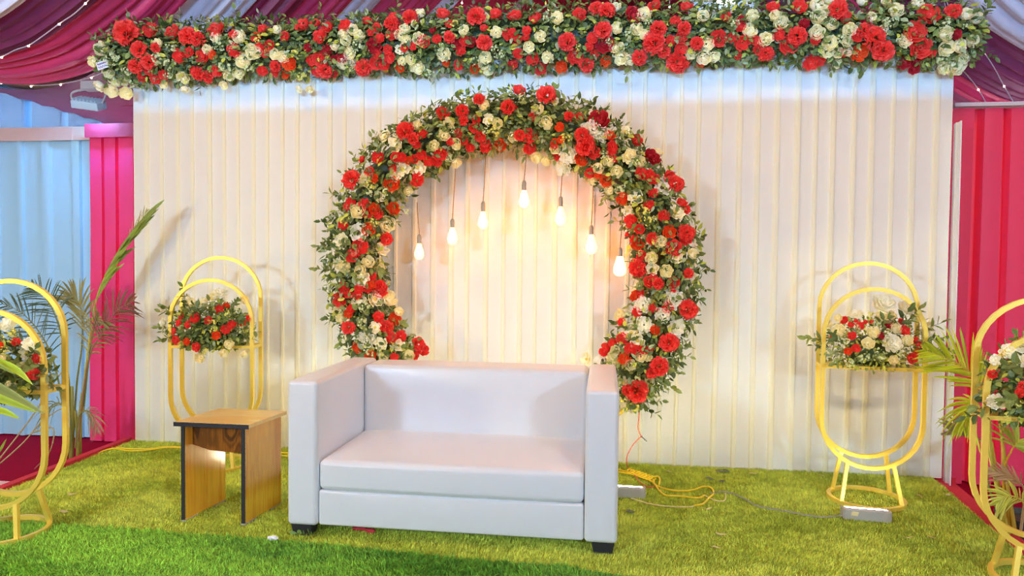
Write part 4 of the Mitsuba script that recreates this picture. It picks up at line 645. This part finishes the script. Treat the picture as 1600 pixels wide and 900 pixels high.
for i, (x, zs, zt, zb, cx, cz, lab) in enumerate(BULBS):
    k = thing('pendant_bulb', lab, 'light bulb', 'bulbs hanging inside the flower ring'); Y = -.32; h = zt - zb
    P = smooth_path([(cx, Y + .06, cz), (cx * .6 + x * .4 + .006, Y + .01, cz * .55 + zs * .45), (x, Y, zs + .002)], 14)
    obj('cord', tube(P, .0035, 5), 'm_copper_wire', k, 60)
    s = SOCK.copy(); s.apply_translation((x, Y, zt - .004)); s.vertices[:, 2] = zt - .004 + (s.vertices[:, 2] - zt + .004) * (zs - zt + .004) / .068; obj('socket', s, 'm_socket', k, 30)
    b = (PEAR if i == 6 else BULB).copy(); b.vertices = b.vertices * [h * .66, h * .66, h] + [x, Y, zt]
    g = [1.0, 1.0, 1.0] if i < 4 else [1.35, .80, .5] if i < 6 else [.55, .75, 1.6]
    e = np.array(BULB_LIGHT) * g * (1.15 if i in (3, 4, 5) else .6)
    sh = mikit.ply(b, 'm_cream', 60); sh['emitter'] = {'type': 'area', 'radiance': rgb(*e), 'sampling_weight': 1.0}; put('bulb', sh, k)

# ================================================================== lamps
def lamp_face(w, h, m4, rad, parent, name='light_panel', label=None, weight=1.0):
    p = mesh([(-w, -h, 0), (w, -h, 0), (w, h, 0), (-w, h, 0)], [(0, 1, 2), (0, 2, 3)])
    s = mikit.ply(p, 'm_black'); s['emitter'] = {'type': 'area', 'radiance': rgb(*rad), 'sampling_weight': weight}; s['to_world'] = m4
    return put(name, s, parent, label)
for lab, pos, aim, w, h, rad in UNSEEN_LAMPS:
    k = thing('unseen_floodlight', lab, 'floodlight'); p = np.array(pos); d = np.array(aim, float) - p; d /= np.linalg.norm(d)
    R = rot_to(d); R = np.stack([np.cross([0, 0, 1.0], d) / np.linalg.norm(np.cross([0, 0, 1.0], d)), np.cross(d, np.cross([0, 0, 1.0], d) / np.linalg.norm(np.cross([0, 0, 1.0], d))), d], 1)
    M = mat4(R, 1.0, p)
    obj('housing', box(-w - .03, w + .03, -h - .03, h + .03, -.12, -.006, .01), 'm_black', k, 30, to=M)
    lamp_face(w, h, M, rad, k, weight=3.5)
    if p[2] > 4.2:
        for s in (-1, 1): obj('hanger', tube([(p[0] + s * .2, p[1], p[2] + .02), (p[0] + s * .2, p[1], 5.5)], .008, 6), 'm_aluminium', k, 40)
        continue
    obj('pole', tube([(p[0], p[1] - .2, FLOOR), (p[0], p[1] - .2, p[2])], .022, 8), 'm_aluminium', k, 40)
    if h < .05:
        obj('added_flag', box(p[0] - 1.2, p[0] + 1.2, p[1] + 1.0, p[1] + 1.008, FLOOR + .02, p[2] + .0815), 'm_black', k, False)  # unseen black flag added to keep the blue light off everything lower
        for s in (-1, 1): obj('arm', bar((p[0] + s * .8, p[1] + .0, p[2] - .04), (p[0] + s * .8, p[1] + 1.0, p[2] - .1), .02), 'm_black', k, False)
    for a in (0, 2.09, 4.19): obj('foot', tube([(p[0], p[1] - .2, .5), (p[0] + .5 * math.cos(a), p[1] - .2 + .5 * math.sin(a), FLOOR + .012)], .012, 6), 'm_aluminium', k, 40)
for i, (x, y, z, rad, lab) in enumerate(((-3.9, 1.3, 1.9, (18, 15, 16), 'floodlight added behind the pink curtain to brighten the red ceiling drapes'), (4.4, 1.6, 1.9, (16, 14, 16), 'floodlight added behind the right red curtain to brighten the maroon ceiling drapes'), (.3, 4.5, 1.9, (34, 28, 28), 'floodlight added behind the middle of the white backdrop to brighten the far drapes'))):  # lamps out of view, added to brighten the ceiling and far drapes
    k = thing('added_uplight', lab, 'floodlight'); M = mat4(rot_to((-.25 if x < 0 else .1, .12, 1)), 1.0, np.array([x, y, z]))
    obj('housing', box(-.28, .28, -.18, .18, -.1, -.006, .01), 'm_black', k, 30, to=M); lamp_face(.25, .15, M, rad, k)
    obj('pole', tube([(x, y, FLOOR), (x, y, z - .08)], .02, 8), 'm_aluminium', k, 40)
    for a in (0, 2.09, 4.19): obj('foot', tube([(x, y, .4), (x + .4 * math.cos(a), y + .4 * math.sin(a), FLOOR + .012)], .012, 6), 'm_aluminium', k, 40)
def floor_light(x, y, rot, label, L=.245):
    k = thing('floor_floodlight', label, 'floodlight'); M = T().translate([x, y, .004]).rotate([0, 0, 1], rot)
    sec = Polygon([(-.046, 0), (.04, 0), (.046, .05), (-.04, .066), (-.046, .06)])
    m = prism(sec, -L / 2, L / 2); m.vertices = m.vertices[:, [2, 0, 1]]
    obj('housing', m, 'm_aluminium', k, False, to=M)
    a = np.array([.040, .0535]); b = np.array([-.036, .0675]); h = L / 2 - .012
    p = mesh([(-h, a[0], a[1]), (-h, b[0], b[1]), (h, b[0], b[1]), (h, a[0], a[1])], [(0, 2, 1), (0, 3, 2)])
    if p.face_normals[0][2] < 0: p.invert()
    s = mikit.ply(p, 'm_black'); s['emitter'] = {'type': 'area', 'radiance': rgb(*FLOOR_LIGHT), 'sampling_weight': 1.5}; s['to_world'] = M; put('light_panel', s, k, 'glowing white lamp window')
    for sx in (-1, 1): obj('end_cap', box(sx * (L / 2 + .003) - .005, sx * (L / 2 + .003) + .005, -.04, .04, .004, .06, .003), 'm_plastic_grey', k, False, to=M)
    return k, M
k1, M1 = floor_light(.83, -.74, -2, 'glowing floor floodlight lying beside the right arm of the sofa')
floor_light(-1.03, -.60, 12, 'floor floodlight lying behind the left arm of the sofa')
k2, M2 = floor_light(2.21, -.935, -5, 'glowing floor floodlight lying before the right gold stand')
obj('sticker', mesh([(-.09, -.0475, .030), (-.055, -.0475, .026), (-.048, -.0478, .052), (-.085, -.0478, .054)], [(0, 1, 2), (0, 2, 3)]), 'm_string', k2, False, to=M2, label='torn pale label on its front')

fl = thing('ceiling_floodlight', 'pale blue floodlight above the pink curtain at the upper left', 'floodlight')
M = T().translate([-3.52, .10, 2.735]).rotate([0, 1, 0], 8).rotate([1, 0, 0], 22)
obj('housing', box(-.12, .12, -.06, .06, -.035, .03, .01), 'm_pale_blue', fl, 30, to=M)
for i in range(7): obj('cooling_fin', box(-.10 + i * .033, -.094 + i * .033, -.055, .055, .028, .05), 'm_pale_blue', fl, False, to=M)
lamp_face(.10, .05, M @ T().translate([0, 0, -.037]).rotate([1, 0, 0], 180), BLUE_FLOOD, fl)
obj('bracket', tube(smooth_path([(-3.66, .10, 2.74), (-3.68, .12, 2.84), (-3.5, .14, 2.87), (-3.38, .12, 2.84), (-3.40, .1, 2.74)], 20), .009, 6), 'm_plastic_grey', fl, 40)
obj('clamp', box(-3.60, -3.47, .10, .20, 2.86, 2.93, .01), 'm_plastic_grey', fl, 30)

ch = thing('ceiling_floodlight', 'bright bluish floodlight in a wire cage above the right half of the garland', 'floodlight')
C0 = np.array([1.54, .30, 3.50])
obj('housing', box(C0[0] - .24, C0[0] + .24, .32, .46, 3.36, 3.66, .015), 'm_pale_blue', ch, 30)
lamp_face(.07, .07, mat4(rot_to((0, -1, -.25)), 1.0, (C0[0] + .02, .312, 3.47)), np.array([30, 38, 46.]), ch)
for z in (3.38, 3.47, 3.58): obj('cage_wire', tube(smooth_path([(C0[0] - .25, .33, z), (C0[0] - .15, .26, z - .01), (C0[0], .25, z - .02), (C0[0] + .15, .26, z - .01), (C0[0] + .25, .33, z)], 16), .006, 5), 'm_plastic_grey', ch, 40)
for x in (-.16, .17): obj('cage_wire', tube([(C0[0] + x, .255, 3.36), (C0[0] + x, .255, 3.66)], .006, 5), 'm_plastic_grey', ch, 40)
obj('hanger', tube([(C0[0], .4, 3.6), (C0[0], .45, 5.6)], .012, 6), 'm_plastic_grey', ch, 40)

STAR = trimesh.creation.icosphere(1, .0085); sd = mikit.ply(STAR, 'm_cream', True); sd['emitter'] = {'type': 'area', 'radiance': rgb(*FAIRY), 'sampling_weight': .02}
def fairy(P, lights, label):
    k = thing('string_light', label, 'string lights'); obj('wire', tube(smooth_path(P, 30), .0042, 5), 'm_white_wire', k, 60)
    for p in lights: put('bulb', {**sd, 'to_world': T().translate([p[0], p[1] - .01, p[2] - .012])}, k)
F1 = [(-2.823, -0.62, 3.399), (-2.975, -0.605, 3.28), (-3.086, -0.59, 3.208), (-3.205, -0.575, 3.154), (-3.341, -0.56, 3.082), (-3.477, -0.545, 3.017), (-3.605, -0.53, 2.989), (-3.723, -0.515, 2.95), (-3.864, -0.5, 2.926)]
fairy(F1, [F1[1], F1[3], F1[5], F1[7]], 'string of tiny lights along the red ceiling drape at the upper left')
F2 = [(-4.66, .3, 3.0), (-4.576, .3, 2.998), (-4.496, .3, 2.99), (-4.209, .3, 2.955), (-3.931, .3, 2.962), (-3.644, .3, 3.014), (-3.40, .28, 3.10)]
fairy(F2, F2[2:6], 'string of tiny lights hanging under the red drape left of the garland')
F3 = [(3.2, .9, 4.1), (3.42, .9, 3.5), (3.58, .9, 3.287), (3.66, .9, 3.202), (3.756, .9, 3.051), (3.818, .9, 2.931), (3.95, .9, 2.70)]
fairy(F3, [F3[3], F3[5]], 'string of tiny lights down the maroon drape right of the garland')
F4 = [(3.45, 1.2, 3.9), (3.60, 1.2, 3.22), (3.677, 1.2, 3.106), (3.773, 1.2, 2.979), (3.90, 1.2, 2.75)]
fairy(F4, [F4[3]], 'short string with one tiny light beside the upper right corner of the backdrop')
for i, (x, z) in enumerate(((-.477, 3.561), (.08, 3.495), (.218, 3.491), (1.154, 3.472))):
    fairy([(x, .4, z), (x + .01, .42, z + .6), (x, .45, z + 2.9)], [(x, .4, z)], ('first', 'second', 'third', 'fourth')[i] + ' tiny light from the left hanging just above the middle of the garland')

# ================================================================== small things
tg = thing('gift_tag', 'small white tag with purple scribble tucked into the left end of the garland', 'tag')
R = np.array([[.95, .1, -.2], [.28, 0, .96], [0, -1, 0]]).T; R = np.linalg.qr(rot_to((-.1, -1, .1), .9))[0]
ux, uz = np.array([.96, 0, .28]), np.array([-.28, 0, .96]); tc = np.array([-3.09, -.30, 2.93])
def on_tag(a, b, lift=.003): return tc + ux * a + uz * b + np.array([0, -lift, 0])
q = [on_tag(a, b, e) for e in (.0, .002) for a, b in ((-.045, -.03), (.045, -.03), (.045, .03), (-.045, .03))]
obj('card', trimesh.convex.convex_hull(np.array(q)), 'm_paper', tg, False)
for j, z0 in enumerate((.012, -.012)):
    t = np.linspace(0, 1, 26); obj('scribble', tube([on_tag(-.035 + .07 * a, z0 + .007 * math.sin(a * (44 if j == 0 else 25)), .0035) for a in t], .0018, 4), 'm_ink', tg, False, label='purple pen scribble')

def lying(P, lift, n=60): Q = np.asarray(P, float).copy(); return smooth_path(Q + [0, 0, lift], n)
yc = thing('extension_cable', 'yellow cable on the turf with knotted loops to the right of the sofa', 'cable')
obj('cable', tube(lying([(.30, -.35, .01), (.55, -.22, .01), (.753, -.203, .01), (.842, -.251, .01), (.948, -.339, .012), (1.029, -.428, .012), (1.038, -.538, .01), (1.137, -.628, .01), (1.26, -.608, .01), (1.353, -.513, .01), (1.397, -.546, .01), (1.394, -.65, .01), (1.352, -.744, .01), (1.297, -.865, .01), (1.24, -.905, .01)], .008, 110), .0062, 6), 'm_yellow_cable', yc, 60)
obj('cable', tube(lying([(.45, -.36, .01), (.753, -.27, .01), (.842, -.30, .012), (.96, -.37, .014), (1.03, -.50, .012), (1.05, -.62, .01), (1.085, -.735, .01), (1.166, -.737, .01), (1.281, -.755, .01), (1.33, -.70, .01)], .008, 80), .0062, 6), 'm_yellow_cable', yc, 60)
t = np.linspace(0, 1, 90); base = smooth_path([(.87, -.27, .016), (.95, -.35, .016), (1.03, -.44, .016)], 90)
obj('knot', tube(base + np.c_[.018 * np.cos(t * 50), .02 * np.sin(t * 50) , .012 * np.sin(t * 50 + 1) + .012], .0058, 6), 'm_yellow_cable', yc, 60, label='coiled knot of the cable')
obj('bight', tube(lying([(1.0, -.42, .014), (1.06, -.37, .02), (1.075, -.43, .02), (1.06, -.54, .012)], .008, 30), .0062, 6), 'm_yellow_cable', yc, 60)
yl = thing('extension_cable', 'yellow cable on the turf at the back left running behind the side table', 'cable')
obj('cable', tube(lying([(-3.25, -.5, -.085), (-3.1, -.40, -.01), (-3.03, -.30, .012), (-2.879, -.333, .01), (-2.749, -.293, .01), (-2.643, -.199, .01), (-2.45, -.2, .01), (-1.8, -.26, .01), (-1.3, -.30, .01)], .008, 90), .006, 6), 'm_yellow_cable', yl, 60)
obj('cable', tube(lying([(-3.02, -.27, .014), (-2.9, -.30, .016), (-2.75, -.25, .01), (-2.6, -.17, .01), (-2.0, -.17, .01), (-1.35, -.22, .01)], .008, 80), .006, 6), 'm_yellow_cable', yl, 60)
bs = thing('string', 'pale beige string on the turf from the floor lamp to the yellow cable', 'string')
obj('strand', tube(lying([(.87, -.83, .01), (.958, -.896, .008), (1.07, -.936, .008), (1.203, -.926, .008), (1.25, -.90, .009)], .008, 50), .004, 5), 'm_string', bs, 60)
gc = thing('lamp_cable', 'thin grey twisted cable across the turf to the right floor lamp', 'cable')
P = lying([(1.37, -.66, .01), (1.46, -.608, .008), (1.515, -.637, .008), (1.574, -.738, .008), (1.611, -.837, .008), (1.675, -.884, .008), (1.76, -.914, .008), (1.839, -.955, .008), (1.951, -.985, .008), (2.085, -.95, .012)], .009, 160); t = np.linspace(0, 1, 160)
for s in (0, math.pi): obj('strand', tube(P + np.c_[.003 * np.cos(t * 120 + s), .004 * np.sin(t * 120 + s), .003 * np.sin(t * 120 + s) + .003], .0025, 5), 'm_grey_cable', gc, 60)
gl = thing('cord', 'short pale cord loop at the right end of the yellow cable', 'cord')
obj('strand', tube(lying([(1.33, -.70, .012), (1.386, -.78, .008), (1.441, -.771, .008), (1.472, -.631, .01)], .008, 30), .0038, 5), 'm_string', gl, 60)
rw = thing('red_wire', 'thin red wire hanging from the right end of the flower ring to the floor', 'wire')
obj('strand', tube(smooth_path([(.938, -.3, .60), (.938, -.3, .467), (.935, -.3, .4), (.932, -.3, .333), (.955, -.3, .28), (.957, -.25, .268), (.905, -.25, .212), (.867, -.25, .138), (.859, -.25, .083), (.876, -.2, .022), (.906, -.313, .022), (.94, -.494, .02), (.985, -.58, .02), (1.04, -.56, .02)], 100), .0036, 5), 'm_red_wire', rw, 60)
obj('bare_end', tube([(.955, -.3, .28), (.994, -.3, .246)], .003, 5), 'm_black', rw, 60)

def leaf_bit(seed, L, w):
    r = np.random.default_rng(seed); u = np.linspace(0, 1, 6); ww = w * np.sin(np.pi * (.08 + .86 * u)) + .001; z = .006 + .012 * np.sin(u * 3 + r.uniform(0, 3)) ** 2
    v = np.stack([np.c_[u * L, ww, z + .004], np.c_[u * L, 0 * u, z - .002 + .004], np.c_[u * L, -ww, z + .006]], 1).reshape(-1, 3)
    return mesh(v, grid_faces(6, 3))
BITS = [mikit.ply(leaf_bit(s, 1.0, .16 if s % 2 else .28), m, False) for s in range(3) for m in ('m_dry',)]
SPOTS = [(-2.579, -1.301, .07, 'beside the left front gold stand, nearer the carpet'), (-2.398, -1.588, .06, 'behind the foot ring of the left front gold stand'), (-2.365, -.779, .035, 'left of the side table near the back'), (1.133, -.2, .05, 'at the backdrop right of the knotted yellow cable'),
         (1.706, -.166, .06, 'at the backdrop between the dark leaves and the right gold stand'), (1.248, -1.533, .05, 'right of the sofa, the lowest one'), (1.301, -1.334, .06, 'right of the sofa, just behind the lowest scrap'), (1.292, -.955, .05, 'just below the beige string'), (1.73, -.725, .03, 'just behind the grey cable'),
         (2.29, -1.242, .055, 'directly before the right floor lamp'), (2.425, -1.212, .045, 'before the right floor lamp, nearer the right edge'), (2.671, -.476, .05, 'right of the right gold stand, the farther one'), (2.856, -.446, .05, 'near the right red edge of the stage'), (2.5, -.42, .045, 'inside the foot ring of the right gold stand'), (2.18, -.13, .05, 'at the backdrop behind the right gold stand')]
r = np.random.default_rng(90)
for x, y, L, where in SPOTS:
    k = numbered('dry_leaf'); a = r.uniform(-25, 25); scene[k] = {**BITS[r.integers(3)], 'to_world': T().translate([x, y, .010]).rotate([0, 0, 1], a).scale([L, L, .6])}
    labels[k] = {'label': 'pale dry leaf scrap ' + where, 'category': 'leaf', 'group': 'dry leaf scraps on the turf'}
for x, y, L, lab in ((1.489, -.11, .10, 'dark crumpled leaf at the backdrop right of the flower ring'), (1.388, -.322, .06, 'small grey leaf before the dark crumpled leaf at the backdrop'), (1.465, -.382, .05, 'dark small leaf right of the grey one near the backdrop'), (.826, -1.062, .06, 'dark leaf on the turf before the left floor lamp')):
    k = obj('dark_leaf', leaf_bit(int(L * 1000), 1.0, .42), 'm_debris', None, False, to=T().translate([x, y, .010]).rotate([0, 0, 1], 20 * math.sin(L * 300)).scale([L, L, .6])); labels[k] = {'label': lab, 'category': 'leaf'}
q = trimesh.creation.icosphere(2, 1.0); q.vertices *= (.75 + .5 * meshkit.noise(q.vertices * 2.5, 4))[:, None]; q.vertices = q.vertices * [.028, .018, .014] + [-.983, -1.835, .044]
k = obj('paper_scrap', q, 'm_paper', None, False); labels[k] = {'label': 'crumpled silvery paper scrap on the front turf near the left sofa leg', 'category': 'paper'}
rb = tube(smooth_path([(-.66, -1.56, .012), (-.60, -1.575, .02), (-.56, -1.585, .014), (-.52, -1.60, .022)], 16), [.006, .009, .011, .012, .010, .012, .011, .008, .009, .012, .015, .016, .012, .014, .012, .006], 6)
k = obj('ribbon', rb, 'm_trim_cloth', None, 60); labels[k] = {'label': 'red ribbon scrap on the turf under the front of the sofa', 'category': 'ribbon'}
m, c = sprig(77, 7); k = obj('twig', m, 'm_leaf', None, False, color=c * [1.6, 1.9, 1.6], to=T().translate([-.80, -1.70, .02]).rotate([0, 0, 1], -60).rotate([1, 0, 0], 75).scale(.11)); labels[k] = {'label': 'small green twig lying beside the left front leg of the sofa', 'category': 'twig'}
